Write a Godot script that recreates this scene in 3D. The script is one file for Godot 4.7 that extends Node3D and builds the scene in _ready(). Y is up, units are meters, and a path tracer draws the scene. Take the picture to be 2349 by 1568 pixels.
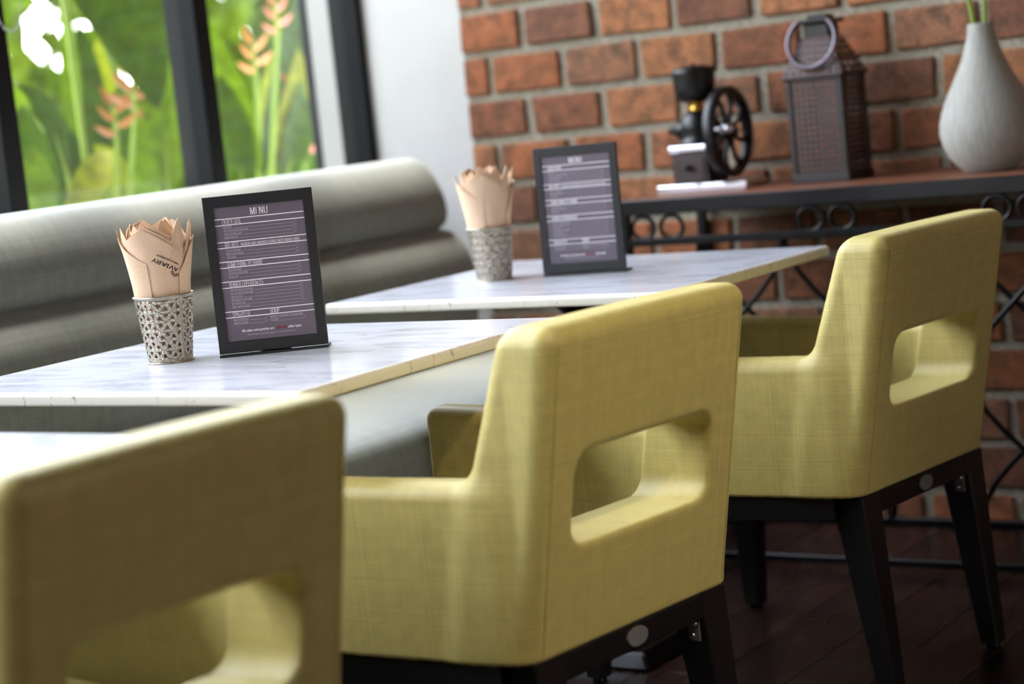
extends Node3D

# ---------------------------------------------------------------- scene frame
# x runs from the window wall (x = -3.31) into the room, -z runs towards the brick wall (z = -4.34), y up, metres.
const WALL_X := -3.31   # inner face of the window frames
const BRICK_X := -2.99  # where the bricks stop and the white plaster begins
const WALL_Z := -4.34
const TABLE_Y := 0.75
const SHELF_Y := 0.845

var mats := {}
var cam: Camera3D
var rng := RandomNumberGenerator.new()
var taken := {}

# ---------------------------------------------------------------- mesh builder
class MB:
	var v := PackedVector3Array()
	var n := PackedVector3Array()
	var u := PackedVector2Array()
	func tri(a: Vector3, b: Vector3, c: Vector3, na: Vector3, nb: Vector3, nc: Vector3) -> void:
		if (b - a).cross(c - a).dot(na + nb + nc) > 0.0:
			v.append(a); v.append(c); v.append(b)
			n.append(na); n.append(nc); n.append(nb)
		else:
			v.append(a); v.append(b); v.append(c)
			n.append(na); n.append(nb); n.append(nc)
	func flat(a: Vector3, b: Vector3, c: Vector3, hint: Vector3) -> void:
		var m := (b - a).cross(c - a).normalized()
		if m.dot(hint) < 0.0:
			m = -m
		tri(a, b, c, m, m, m)
	func quad(a: Vector3, b: Vector3, c: Vector3, d: Vector3, hint: Vector3) -> void:
		flat(a, b, c, hint)
		flat(a, c, d, hint)
	func squad(a: Vector3, b: Vector3, c: Vector3, d: Vector3, na: Vector3, nb: Vector3, nc: Vector3, nd: Vector3) -> void:
		tri(a, b, c, na, nb, nc)
		tri(a, c, d, na, nc, nd)
	# chamfered box; turn is an extra basis about the centre
	func box(at: Vector3, size: Vector3, ch := 0.0, turn := Basis.IDENTITY, top_scale := Vector2.ONE, jit: Array = []) -> void:
		var h := size * 0.5
		if ch <= 0.0:
			var c8 := []
			for i in 8:
				var sx := 1.0 if i & 1 else -1.0
				var sy := 1.0 if i & 2 else -1.0
				var sz := 1.0 if i & 4 else -1.0
				var k := top_scale if sy > 0.0 else Vector2.ONE
				c8.append(at + turn * Vector3(sx * h.x * k.x, sy * h.y, sz * h.z * k.y))
			for f in [[0, 1, 3, 2], [4, 5, 7, 6], [0, 1, 5, 4], [2, 3, 7, 6], [0, 2, 6, 4], [1, 3, 7, 5]]:
				var mid: Vector3 = (c8[f[0]] + c8[f[1]] + c8[f[2]] + c8[f[3]]) * 0.25 - at
				quad(c8[f[0]], c8[f[1]], c8[f[2]], c8[f[3]], mid)
			return
		# corner points: p[corner][axis] = the point of that corner that lies on the face across axis
		var p := []
		for i in 8:
			var s := Vector3(1.0 if i & 1 else -1.0, 1.0 if i & 2 else -1.0, 1.0 if i & 4 else -1.0)
			var k := top_scale if s.y > 0.0 else Vector2.ONE
			var off: Vector3 = jit[i] if jit.size() == 8 else Vector3.ZERO
			var row := []
			for ax in 3:
				var q := Vector3(s.x * (h.x * k.x - (0.0 if ax == 0 else ch)), s.y * (h.y - (0.0 if ax == 1 else ch)), s.z * (h.z * k.y - (0.0 if ax == 2 else ch)))
				row.append(at + turn * (q + off))
			p.append(row)
		for ax in 3:
			var b1 := 1 << ((ax + 1) % 3)
			var b2 := 1 << ((ax + 2) % 3)
			for s in [0, 1 << ax]:
				var m: Vector3 = (p[s][ax] + p[s | b1 | b2][ax]) * 0.5 - at
				quad(p[s][ax], p[s | b1][ax], p[s | b1 | b2][ax], p[s | b2][ax], m)
		for ax in 3:   # edges that run along ax
			var a1 := (ax + 1) % 3
			var a2 := (ax + 2) % 3
			for s1 in [0, 1 << a1]:
				for s2 in [0, 1 << a2]:
					var lo: int = s1 | s2
					var hi: int = lo | (1 << ax)
					var m2: Vector3 = (p[lo][a1] + p[hi][a2]) * 0.5 - at
					quad(p[lo][a1], p[hi][a1], p[hi][a2], p[lo][a2], m2)
		for i in 8:
			flat(p[i][0], p[i][1], p[i][2], p[i][0] - at)
	func tube(pts: Array, rad, sides := 8, closed := false, squash := 1.0) -> void:
		var cnt := pts.size()
		var ref := Vector3.UP
		var rings := []
		var norms := []
		var prev := Vector3.ZERO
		for i in cnt:
			var a: Vector3 = pts[(i - 1 + cnt) % cnt] if closed else pts[maxi(i - 1, 0)]
			var b: Vector3 = pts[(i + 1) % cnt] if closed else pts[mini(i + 1, cnt - 1)]
			var d := (b - a).normalized()
			if i == 0:
				ref = Vector3.UP if absf(d.y) < 0.9 else Vector3.RIGHT
				prev = (ref - d * ref.dot(d)).normalized()
			else:
				prev = (prev - d * prev.dot(d)).normalized()
			var w := d.cross(prev)
			var r: float = rad[i] if rad is Array else rad
			var ring := []
			var nn := []
			for k in sides:
				var t := TAU * k / sides
				var o := prev * cos(t) + w * sin(t) * squash
				ring.append(pts[i] + o * r)
				nn.append((prev * cos(t) * squash + w * sin(t)).normalized())
			rings.append(ring)
			norms.append(nn)
		for i in (cnt if closed else cnt - 1):
			var j := (i + 1) % cnt
			for k in sides:
				var l := (k + 1) % sides
				squad(rings[i][k], rings[i][l], rings[j][l], rings[j][k], norms[i][k], norms[i][l], norms[j][l], norms[j][k])
		if not closed:
			for e in [0, cnt - 1]:
				var d2: Vector3 = (pts[0] - pts[1]) if e == 0 else (pts[cnt - 1] - pts[cnt - 2])
				for k in range(1, sides - 1):
					flat(rings[e][0], rings[e][k], rings[e][k + 1], d2)
	# profile: array of Vector2(radius, height), turned about the axis through at
	func lathe(at: Vector3, prof: Array, segs := 32, basis := Basis.IDENTITY) -> void:
		var nr := []
		for i in prof.size():
			var a: Vector2 = prof[maxi(i - 1, 0)]
			var b: Vector2 = prof[mini(i + 1, prof.size() - 1)]
			var d := (b - a)
			if i > 0 and i < prof.size() - 1:
				var d0: Vector2 = (prof[i] - prof[i - 1]).normalized()
				var d1: Vector2 = (prof[i + 1] - prof[i]).normalized()
				d = d0 + d1
			nr.append(Vector2(d.y, -d.x).normalized())
		for i in prof.size() - 1:
			var a: Vector2 = prof[i]
			var b: Vector2 = prof[i + 1]
			var fl := Vector2((b - a).y, -(b - a).x).normalized()
			var na: Vector2 = nr[i] if nr[i].dot(fl) > 0.75 else fl
			var nb: Vector2 = nr[i + 1] if nr[i + 1].dot(fl) > 0.75 else fl
			for k in segs:
				var t0 := TAU * k / segs
				var t1 := TAU * (k + 1) / segs
				var c0 := Vector3(cos(t0), 0, sin(t0))
				var c1 := Vector3(cos(t1), 0, sin(t1))
				var p0 := at + basis * (c0 * a.x + Vector3.UP * a.y)
				var p1 := at + basis * (c1 * a.x + Vector3.UP * a.y)
				var p2 := at + basis * (c1 * b.x + Vector3.UP * b.y)
				var p3 := at + basis * (c0 * b.x + Vector3.UP * b.y)
				var n0 := basis * (c0 * na.x + Vector3.UP * na.y)
				var n1 := basis * (c1 * na.x + Vector3.UP * na.y)
				var n2 := basis * (c1 * nb.x + Vector3.UP * nb.y)
				var n3 := basis * (c0 * nb.x + Vector3.UP * nb.y)
				if a.x > 1e-6:
					tri(p0, p1, p2, n0, n1, n2)
				if b.x > 1e-6:
					tri(p0, p2, p3, n0, n2, n3)
	func mesh() -> ArrayMesh:
		var arr := []
		arr.resize(Mesh.ARRAY_MAX)
		arr[Mesh.ARRAY_VERTEX] = v
		arr[Mesh.ARRAY_NORMAL] = n
		if u.size() == v.size():
			arr[Mesh.ARRAY_TEX_UV] = u
		var m := ArrayMesh.new()
		m.add_surface_from_arrays(Mesh.PRIMITIVE_TRIANGLES, arr)
		return m

# ---------------------------------------------------------------- node helpers
func numbered(called: String) -> String:
	var k: int = taken.get(called, 0)
	taken[called] = k + 1
	return called if k == 0 else "%s_%03d" % [called, k]

func part(called: String, b, m: Material, parent: Node3D) -> MeshInstance3D:
	var o := MeshInstance3D.new()
	o.mesh = b if b is Mesh else b.mesh()
	o.material_override = m
	o.name = called
	o.cast_shadow = GeometryInstance3D.SHADOW_CASTING_SETTING_ON
	parent.add_child(o, true)
	return o

func thing(called: String, label: String, category: String, at := Vector3.ZERO, turn := 0.0, group := "") -> Node3D:
	var o := Node3D.new()
	o.name = numbered(called)
	add_child(o, true)
	o.position = at
	o.rotation.y = turn
	o.set_meta("label", label)
	o.set_meta("category", category)
	if group != "":
		o.set_meta("group", group)
	return o

func single(called: String, b, m: Material, label: String, category: String, at := Vector3.ZERO, turn := 0.0, group := "") -> MeshInstance3D:
	var o := part(numbered(called), b, m, self)
	o.position = at
	o.rotation.y = turn
	o.set_meta("label", label)
	o.set_meta("category", category)
	if group != "":
		o.set_meta("group", group)
	return o

func structure(called: String, b, m: Material) -> MeshInstance3D:
	var o := part(called, b, m, self)
	o.set_meta("kind", "structure")
	return o

func copy_of(src: Node3D, at: Vector3, turn: float, label := "") -> Node3D:
	var base: String = src.name
	var r: Node3D = src.duplicate()
	r.name = numbered(base)
	add_child(r, true)
	r.position = at
	r.rotation.y = turn
	if label != "":
		r.set_meta("label", label)
	return r

# a pixel of the 2349 x 1568 frame as a direction from the lens; the distance comes from the plane x = at
func on_x(px: float, py: float, at: float) -> Vector3:
	var f := 4558.18
	var d := cam.basis * Vector3((px - 1174.5) / f, -(py - 784.0) / f, -1.0)
	return cam.position + d * ((at - cam.position.x) / d.x)

# ---------------------------------------------------------------- textures
func tex(w: int, h: int, f: Callable) -> ImageTexture:
	var d := PackedByteArray()
	d.resize(w * h * 3)
	var i := 0
	for y in h:
		for x in w:
			var c: Color = f.call(x, y)
			d[i] = int(clampf(c.r, 0, 1) * 255.0)
			d[i + 1] = int(clampf(c.g, 0, 1) * 255.0)
			d[i + 2] = int(clampf(c.b, 0, 1) * 255.0)
			i += 3
	return ImageTexture.create_from_image(Image.create_from_data(w, h, false, Image.FORMAT_RGB8, d))

func noise(seed_: int, freq: float, oct := 4, kind := FastNoiseLite.TYPE_SIMPLEX_SMOOTH) -> FastNoiseLite:
	var f := FastNoiseLite.new()
	f.seed = seed_
	f.frequency = freq
	f.noise_type = kind
	f.fractal_octaves = oct
	return f

# noise that repeats at the edge of a w x h tile: two shifted copies blended over a quarter of the tile
func tiled(f: FastNoiseLite, x: float, y: float, w: float, h: float, sx := 1.0, sy := 1.0) -> float:
	var e := 0.25
	var tx := clampf((x / w - (1.0 - e)) / e, 0.0, 1.0)
	var ty := clampf((y / h - (1.0 - e)) / e, 0.0, 1.0)
	var a := f.get_noise_2d(x * sx, y * sy)
	if tx > 0.0:
		a = lerpf(a, f.get_noise_2d((x - w) * sx, y * sy), tx)
	if ty > 0.0:
		var b := f.get_noise_2d(x * sx, (y - h) * sy)
		if tx > 0.0:
			b = lerpf(b, f.get_noise_2d((x - w) * sx, (y - h) * sy), tx)
		a = lerpf(a, b, ty)
	return a

func mat(name_: String, col: Color, rough := 0.7, metal := 0.0, spec := 0.5) -> StandardMaterial3D:
	var m := StandardMaterial3D.new()
	m.resource_name = name_
	m.albedo_color = col
	m.roughness = rough
	m.metallic = metal
	m.metallic_specular = spec
	mats[name_] = m
	return m

func tri_tex(m: StandardMaterial3D, t: Texture2D, size: float, world := false, bump := 0.0, bt: Texture2D = null) -> StandardMaterial3D:
	m.albedo_texture = t
	m.uv1_triplanar = true
	m.uv1_world_triplanar = world
	m.uv1_triplanar_sharpness = 6.0
	m.uv1_scale = Vector3.ONE / size
	if bump > 0.0:
		m.heightmap_enabled = true
		m.heightmap_texture = bt if bt else t
		m.heightmap_scale = bump
	return m

func weave(seed_: int, size: int, amp: float, slubs: int, slub_amp: float) -> ImageTexture:
	var g := PackedFloat32Array()
	g.resize(size * size)
	var r := RandomNumberGenerator.new()
	r.seed = seed_
	var warp := PackedFloat32Array()
	var weft := PackedFloat32Array()
	for i in size:
		warp.append(r.randf_range(-1, 1))
		weft.append(r.randf_range(-1, 1))
	var nz := noise(seed_, 0.012, 3)
	var w2 := noise(seed_ + 5, 0.11, 2)
	for y in size:
		for x in size:
			var over := 1.0 if ((x / 2 + y / 2) % 2) == 0 else -1.0
			var k := (warp[x / 2 * 2] * (0.6 + 0.4 * w2.get_noise_2d(x * 3.0, y * 0.25)) + weft[y / 2 * 2] * (0.6 + 0.4 * w2.get_noise_2d(x * 0.25, y * 3.0))) * 0.5
			g[y * size + x] = 0.82 + amp * (0.55 * over * 0.5 + k) + 0.04 * tiled(nz, x, y, size, size)
	for s in slubs:
		var horizontal := r.randf() < 0.45
		var at := r.randi_range(0, size - 1)
		var from := r.randi_range(0, size - 1)
		var length := r.randi_range(size / 12, size / 3)
		var wide := r.randi_range(1, 3)
		var a := slub_amp * r.randf_range(-0.7, 1.0)
		for q in length:
			var fade := sin(PI * q / length)
			for w in wide:
				var xx := (from + q) % size if horizontal else (at + w) % size
				var yy := (at + w) % size if horizontal else (from + q) % size
				g[yy * size + xx] += a * fade
	return tex(size, size, func(x, y):
		var t: float = g[y * size + x]
		return Color(t, t, t))

func make_materials() -> void:
	# upholstery
	var lin := weave(11, 1024, 0.095, 420, 0.085)
	var m := mat("lime_linen", Color(0.86, 0.79, 0.455), 0.5, 0.0, 0.5)
	tri_tex(m, lin, 0.42, false, 0.05)
	m.rim_enabled = true
	m.rim = 0.7
	m.rim_tint = 0.6
	var gw := weave(23, 512, 0.12, 90, 0.05)
	m = mat("grey_wool", Color(0.62, 0.645, 0.63), 0.6, 0.0, 0.4)
	tri_tex(m, gw, 0.24, true, 0.05)
	m.rim_enabled = true
	m.rim = 1.0
	mat("seam_thread", Color(0.66, 0.60, 0.31), 0.9)
	# dark stained chair wood
	var wg := noise(7, 0.02, 4)
	var wood := tex(512, 512, func(x, y):
		var t := 0.8 + 0.25 * tiled(wg, x, y, 512, 512, 3.0, 0.25)
		return Color(t, t, t))
	tri_tex(mat("dark_wood", Color(0.062, 0.050, 0.048), 0.38), wood, 0.3)
	# white veined marble
	var n1 := noise(31, 0.006, 5)
	var n2 := noise(32, 0.011, 4)
	var n3 := noise(33, 0.004, 3)
	var marble := tex(1024, 1024, func(x, y):
		var wx: float = x + 60.0 * n1.get_noise_2d(x, y)
		var s := tiled(n2, wx, y, 1024, 1024, 0.32, 1.25)
		var cloud := tiled(n3, x, y, 1024, 1024, 0.7, 1.2)
		var vein := pow(1.0 - minf(1.0, absf(s) * 5.0), 3.0) * clampf(0.25 + cloud * 1.8, 0.0, 1.0)
		var k := 0.90 - 0.13 * clampf(s * 1.6 + 0.35 * cloud, 0.0, 1.0) - 0.16 * vein
		return Color(k * 0.985, k * 0.99, k * 1.015))
	m = mat("marble", Color(0.96, 0.96, 0.97), 0.13, 0.0, 0.5)
	tri_tex(m, marble, 0.72, true)
	var n4 := noise(41, 0.03, 4)
	var edge := tex(512, 512, func(x, y):
		var wx: float = x + 9.0 * n1.get_noise_2d(x * 6.0, y * 6.0)
		var s := tiled(n4, wx, y, 512, 512, 1.0, 0.16)
		var vein := pow(1.0 - minf(1.0, absf(s - 0.30) * 11.0), 3.0) * clampf(0.35 + 2.4 * n1.get_noise_2d(x * 1.7, 300.0), 0.0, 1.0)
		var c := Color(0.93, 0.91, 0.86).lerp(Color(0.36, 0.27, 0.23), vein * 0.85)
		return c)
	m = mat("marble_edge", Color(0.95, 0.95, 0.95), 0.3)
	tri_tex(m, edge, 0.5, true)
	# metals, plastics
	mat("black_metal", Color(0.045, 0.045, 0.05), 0.35, 0.6)
	mat("cast_iron", Color(0.055, 0.055, 0.062), 0.38, 0.25)
	mat("wrought_iron", Color(0.075, 0.072, 0.078), 0.33, 0.5)
	mat("brass", Color(0.85, 0.68, 0.32), 0.25, 1.0)
	mat("bright_steel", Color(0.82, 0.81, 0.84), 0.28, 1.0)
	mat("chrome", Color(0.8, 0.8, 0.8), 0.18, 1.0)
	mat("plate_grey", Color(0.45, 0.45, 0.44), 0.45, 0.3)
	m = mat("pewter", Color(0.66, 0.63, 0.575), 0.36, 0.75)
	m = mat("menu_black", Color(0.105, 0.108, 0.122), 0.42)
	mat("menu_sheet", Color(0.375, 0.335, 0.38), 0.5)
	mat("print_white", Color(0.93, 0.90, 0.92), 0.7)
	mat("print_lilac", Color(0.74, 0.69, 0.74), 0.7)
	mat("print_red", Color(0.66, 0.12, 0.13), 0.7)
	mat("print_black", Color(0.06, 0.055, 0.05), 0.8)
	mat("frame_black", Color(0.055, 0.058, 0.066), 0.6, 0.0, 0.25)
	# paper
	var pn := noise(51, 0.06, 3)
	var paper := tex(256, 256, func(x, y):
		var t := 0.93 + 0.07 * tiled(pn, x, y, 256, 256) + 0.025 * sin(x * 0.9) * sin(y * 0.9)
		return Color(t, t * 0.995, t * 0.985))
	m = mat("kraft_paper", Color(0.93, 0.80, 0.68), 0.9, 0.0, 0.2)
	tri_tex(m, paper, 0.06, false, 0.03)
	m.backlight_enabled = true
	m.backlight = Color(0.25, 0.2, 0.15)
	# brick
	var b1 := noise(61, 0.012, 5)
	var b2 := noise(62, 0.05, 4)
	var brick := tex(512, 512, func(x, y):
		var a := tiled(b1, x, y, 512, 512)
		var c := tiled(b2, x, y, 512, 512)
		var t := 0.86 + 0.32 * a + 0.18 * c
		return Color(t * 1.02, t * (0.98 - 0.10 * a), t * (0.95 - 0.14 * a)))
	var tones := [Color(0.60, 0.41, 0.30), Color(0.53, 0.36, 0.27), Color(0.64, 0.45, 0.32), Color(0.49, 0.35, 0.28), Color(0.61, 0.40, 0.28), Color(0.56, 0.415, 0.325)]
	for i in tones.size():
		m = mat("brick_%d" % i, tones[i], 0.85, 0.0, 0.35)
		tri_tex(m, brick, 0.42, true, 0.35)
		m.uv1_offset = Vector3(0.13 * i, 0.31 * i, 0.07 * i)
	var mo := noise(71, 0.08, 4)
	var mortar := tex(256, 256, func(x, y):
		var t := 0.85 + 0.25 * tiled(mo, x, y, 256, 256)
		return Color(t, t, t * 0.97))
	tri_tex(mat("mortar", Color(0.70, 0.67, 0.62), 0.95, 0.0, 0.2), mortar, 0.3, true, 0.4)
	# plaster and room
	var pl := noise(81, 0.02, 3)
	var plaster := tex(256, 256, func(x, y):
		var t := 0.97 + 0.03 * tiled(pl, x, y, 256, 256)
		return Color(t, t, t))
	tri_tex(mat("white_plaster", Color(0.77, 0.765, 0.755), 0.9, 0.0, 0.3), plaster, 1.5, true)
	tri_tex(mat("ceiling_paint", Color(0.50, 0.49, 0.47), 0.9, 0.0, 0.3), plaster, 1.5, true)
	# floor boards: dark, worn gloss
	var f1 := noise(91, 0.008, 4)
	var f2 := noise(92, 0.05, 3)
	var boards := tex(512, 512, func(x, y):
		var a := tiled(f1, x, y, 512, 512, 3.5, 0.6)
		var c := tiled(f2, x, y, 512, 512, 1.0, 0.15)
		var t := 0.72 + 0.35 * a + 0.2 * c
		return Color(t * 1.05, t * 0.94, t * 0.94))
	var fr := tex(256, 256, func(x, y):
		var t := 0.70 + 0.22 * tiled(f2, x, y, 256, 256, 0.5, 0.12) + 0.12 * tiled(f1, x, y, 256, 256, 2.0, 0.5)
		return Color(t, t, t))
	for i in 3:
		m = mat("floor_%d" % i, [Color(0.175, 0.125, 0.120), Color(0.150, 0.108, 0.108), Color(0.20, 0.138, 0.125)][i], 0.42)
		tri_tex(m, boards, 0.8, true)
		m.roughness_texture = fr
		m.uv1_offset = Vector3(0.2 * i, 0, 0.37 * i)
	mat("board_gap", Color(0.05, 0.035, 0.03), 0.9)
	# shelf wood
	var sw := tex(512, 512, func(x, y):
		var a := tiled(wg, x, y, 512, 512, 0.3, 3.0)
		var t := 0.85 + 0.3 * a
		return Color(t, t * 0.96, t * 0.93))
	tri_tex(mat("shelf_wood", Color(0.52, 0.33, 0.24), 0.4), sw, 0.5, true)
	tri_tex(mat("grinder_wood", Color(0.20, 0.125, 0.115), 0.45), sw, 0.3)
	# lantern: rusted pierced sheet
	var l1 := noise(95, 0.035, 3)
	var rust := tex(256, 256, func(x, y):
		var a := tiled(l1, x, y, 256, 256)
		var c := Color(0.21, 0.15, 0.135).lerp(Color(0.36, 0.18, 0.125), clampf(0.35 + a * 2.4, 0.0, 1.0))
		return c)
	tri_tex(mat("rusty_sheet", Color(0.85, 0.80, 0.80), 0.42, 0.0, 0.5), rust, 0.13)
	mat("lantern_iron", Color(0.12, 0.10, 0.10), 0.45, 0.1)
	mat("ring_iron", Color(0.40, 0.37, 0.40), 0.35, 0.7)
	# vase: dry brushed grey stoneware
	var v1 := noise(97, 0.03, 4)
	var stone := tex(512, 512, func(x, y):
		var a := tiled(v1, x, y, 512, 512, 2.2, 0.16)
		var t := 0.88 + 0.16 * a - 0.28 * clampf(a * 2.4 - 0.75, 0.0, 1.0)
		return Color(t, t, t * 0.985))
	tri_tex(mat("stoneware", Color(0.66, 0.655, 0.635), 0.7), stone, 0.22, false, 0.06)
	# garden
	var lf := noise(99, 0.02, 3)
	var leaf := tex(256, 256, func(x, y):
		var t := 0.86 + 0.10 * sin(y * 0.62) + 0.2 * tiled(lf, x, y, 256, 256)
		return Color(t, t, t * 0.9))
	var greens := [Color(0.26, 0.36, 0.045), Color(0.38, 0.47, 0.05), Color(0.19, 0.27, 0.04), Color(0.52, 0.54, 0.08)]
	for i in greens.size():
		m = mat("leaf_%d" % i, greens[i], 0.42, 0.0, 0.35)
		tri_tex(m, leaf, 0.3)
		m.backlight_enabled = true
		m.backlight = Color(0.75, 0.85, 0.25)
	mat("stalk", Color(0.45, 0.55, 0.14), 0.5)
	mat("bract", Color(0.66, 0.40, 0.10), 0.5)
	mat("bract_red", Color(0.66, 0.34, 0.26), 0.5)
	var gr := noise(101, 0.05, 4)
	var grass := tex(256, 256, func(x, y):
		var t := 0.85 + 0.35 * tiled(gr, x, y, 256, 256)
		return Color(t, t, t * 0.8))
	tri_tex(mat("grass", Color(0.38, 0.45, 0.16), 0.9), grass, 1.2, true)
	mat("soil", Color(0.22, 0.17, 0.12), 0.95)
	mat("outside_white", Color(0.52, 0.52, 0.50), 0.85)
	mat("bead_steel", Color(0.5, 0.5, 0.5), 0.3, 0.9)
	m = mat("glass", Color(0.95, 1.0, 0.98, 0.04), 0.02)
	m.transparency = BaseMaterial3D.TRANSPARENCY_ALPHA

# ---------------------------------------------------------------- shared shape makers
func grid(b: MB, g: Array) -> void:
	var r := g.size()
	var c: int = g[0].size()
	var ns := []
	for i in r:
		var row := []
		for j in c:
			var du: Vector3 = g[mini(i + 1, r - 1)][j] - g[maxi(i - 1, 0)][j]
			var dv: Vector3 = g[i][mini(j + 1, c - 1)] - g[i][maxi(j - 1, 0)]
			var q := du.cross(dv)
			row.append(q.normalized() if q.length() > 1e-12 else Vector3.UP)
		ns.append(row)
	for i in r - 1:
		for j in c - 1:
			b.squad(g[i][j], g[i + 1][j], g[i + 1][j + 1], g[i][j + 1], ns[i][j], ns[i + 1][j], ns[i + 1][j + 1], ns[i][j + 1])

func soften(p: Array, times := 2) -> Array:
	for k in times:
		var q := []
		for i in p.size():
			var a: Vector2 = p[i]
			var b: Vector2 = p[(i + 1) % p.size()]
			q.append(a.lerp(b, 0.25))
			q.append(a.lerp(b, 0.75))
		p = q
	return p

# a closed outline in x, y drawn out along z, with rounded ends
func extrude(b: MB, prof: Array, z0: float, z1: float, rnd: float) -> void:
	var n := prof.size()
	var area := 0.0
	for i in n:
		area += prof[i].cross(prof[(i + 1) % n])
	var sgn := 1.0 if area > 0.0 else -1.0
	var nr := []
	for i in n:
		var d: Vector2 = (prof[(i + 1) % n] - prof[(i - 1 + n) % n]).normalized()
		nr.append(Vector2(d.y, -d.x) * sgn)
	var rings := []
	var norms := []
	var steps := [0.0, 0.15, 0.4, 0.7, 1.0]
	for side in 2:
		for q in steps.size():
			var s: float = steps[q] if side == 0 else steps[steps.size() - 1 - q]
			var ang := s * PI / 2
			var inset := rnd * (1.0 - sin(ang))
			var back := rnd * (1.0 - cos(ang))
			var z := z0 + back if side == 0 else z1 - back
			var dz := -cos(ang) if side == 0 else cos(ang)
			var ring := []
			var nn := []
			for i in n:
				var p: Vector2 = prof[i] - nr[i] * inset
				ring.append(Vector3(p.x, p.y, z))
				nn.append(Vector3(nr[i].x * sin(ang), nr[i].y * sin(ang), dz).normalized())
			rings.append(ring)
			norms.append(nn)
	for k in rings.size() - 1:
		for i in n:
			var j := (i + 1) % n
			b.squad(rings[k][i], rings[k][j], rings[k + 1][j], rings[k + 1][i], norms[k][i], norms[k][j], norms[k + 1][j], norms[k + 1][i])
	for e in [0, rings.size() - 1]:
		var mid := Vector3.ZERO
		for p in rings[e]:
			mid += p
		mid /= n
		for i in n:
			b.flat(mid, rings[e][i], rings[e][(i + 1) % n], Vector3(0, 0, -1.0 if e == 0 else 1.0))

var font: SystemFont
var cap_height := 0.0

func text_arrays(t: String) -> Array:
	var tm := TextMesh.new()
	tm.font = font
	tm.text = t
	tm.font_size = 32
	tm.pixel_size = 0.01
	tm.depth = 0.02
	tm.curve_step = 1.5
	tm.horizontal_alignment = HORIZONTAL_ALIGNMENT_LEFT
	var arr := tm.get_mesh_arrays()
	var vs: PackedVector3Array = arr[Mesh.ARRAY_VERTEX]
	var ns: PackedVector3Array = arr[Mesh.ARRAY_NORMAL]
	var ix: PackedInt32Array = arr[Mesh.ARRAY_INDEX]
	var out := []
	for k in range(0, ix.size(), 3):
		if ns[ix[k]].z > 0.5:
			for q in 3:
				out.append(Vector2(vs[ix[k + q]].x, vs[ix[k + q]].y))
	return out

# lettering with its left end at x0 and its foot at y0; place turns the flat point into the surface's point
func letters(b: MB, t: String, x0: float, y0: float, high: float, wide: float, place: Callable, squeeze := 0.62, bold := 0.0) -> float:
	var p := text_arrays(t)
	if p.is_empty():
		return x0
	if cap_height == 0.0:
		var hs := text_arrays("H")
		var lo := 1e9
		var hi := -1e9
		for q in hs:
			lo = minf(lo, q.y)
			hi = maxf(hi, q.y)
		cap_height = hi - lo
		set_meta("foot", lo)
	var foot: float = get_meta("foot")
	var x_lo := 1e9
	var x_hi := -1e9
	for q in p:
		x_lo = minf(x_lo, q.x)
		x_hi = maxf(x_hi, q.x)
	var sy := high / cap_height
	var sx := wide / (x_hi - x_lo) if wide > 0.0 else sy * squeeze
	var shifts := [0.0] if bold == 0.0 else [-bold, bold]
	for s in shifts:
		for k in range(0, p.size(), 3):
			var c := []
			for q in 3:
				c.append(place.call(x0 + (p[k + q].x - x_lo) * sx + s, y0 + (p[k + q].y - foot) * sy))
			var m: Vector3 = place.call(x0, y0, true)
			b.flat(c[0], c[1], c[2], m)
	return x0 + (x_hi - x_lo) * sx

# ---------------------------------------------------------------- armchair
func chair_half(x: float) -> float:
	var t := clampf(-x / 0.6, 0.0, 1.0)
	return 0.226 + 0.071 * (1.0 - (1.0 - t) * (1.0 - t))

func chair_field(x: float, y: float, az: float) -> float:
	var xr := 0.192 * (y - 0.373)
	var th := lerpf(0.124, 0.094, clampf((y - 0.60) / 0.22, 0.0, 1.0))
	var t := clampf(-x / 0.6, 0.0, 1.0)
	var hw := 0.226 + 0.071 * (1.0 - (1.0 - t) * (1.0 - t))
	var c := az - hw
	var r := 0.028
	var q1 := maxf(x - xr, xr - th - x) + r
	var q2 := y - (0.821 - 0.04 * az * az) + r
	var q3 := c + r
	var d := sqrt(maxf(q1, 0.0) ** 2 + maxf(q2, 0.0) ** 2 + maxf(q3, 0.0) ** 2) + minf(maxf(q1, maxf(q2, q3)), 0.0) - r
	var h1 := absf(y - 0.5825) - 0.032
	var h2 := az - 0.122
	var dh := sqrt(maxf(h1, 0.0) ** 2 + maxf(h2, 0.0) ** 2) + minf(maxf(h1, h2), 0.0) - 0.031
	var k := 0.010
	var e := maxf(k - absf(d + dh), 0.0) / k
	d = maxf(d, -dh) + e * e * k * 0.25
	var ra := 0.024
	var a1 := maxf(-0.60 - x, x + 0.02) + ra
	var a2 := y - 0.617 + ra
	var a3 := maxf(c, hw - 0.064 - az) + ra
	var da := sqrt(maxf(a1, 0.0) ** 2 + maxf(a2, 0.0) ** 2 + maxf(a3, 0.0) ** 2) + minf(maxf(a1, maxf(a2, a3)), 0.0) - ra
	k = 0.025
	e = maxf(k - absf(d - da), 0.0) / k
	d = minf(d, da) - e * e * k * 0.25
	k = 0.008
	var cut := 0.374 - y
	e = maxf(k - absf(d - cut), 0.0) / k
	return maxf(d, cut) + e * e * k * 0.25

func chair_grad(p: Vector3) -> Vector3:
	var h := 0.0015
	return Vector3(
		chair_field(p.x + h, p.y, absf(p.z)) - chair_field(p.x - h, p.y, absf(p.z)),
		chair_field(p.x, p.y + h, absf(p.z)) - chair_field(p.x, p.y - h, absf(p.z)),
		chair_field(p.x, p.y, absf(p.z + h)) - chair_field(p.x, p.y, absf(p.z - h))) / (2.0 * h)

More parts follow.
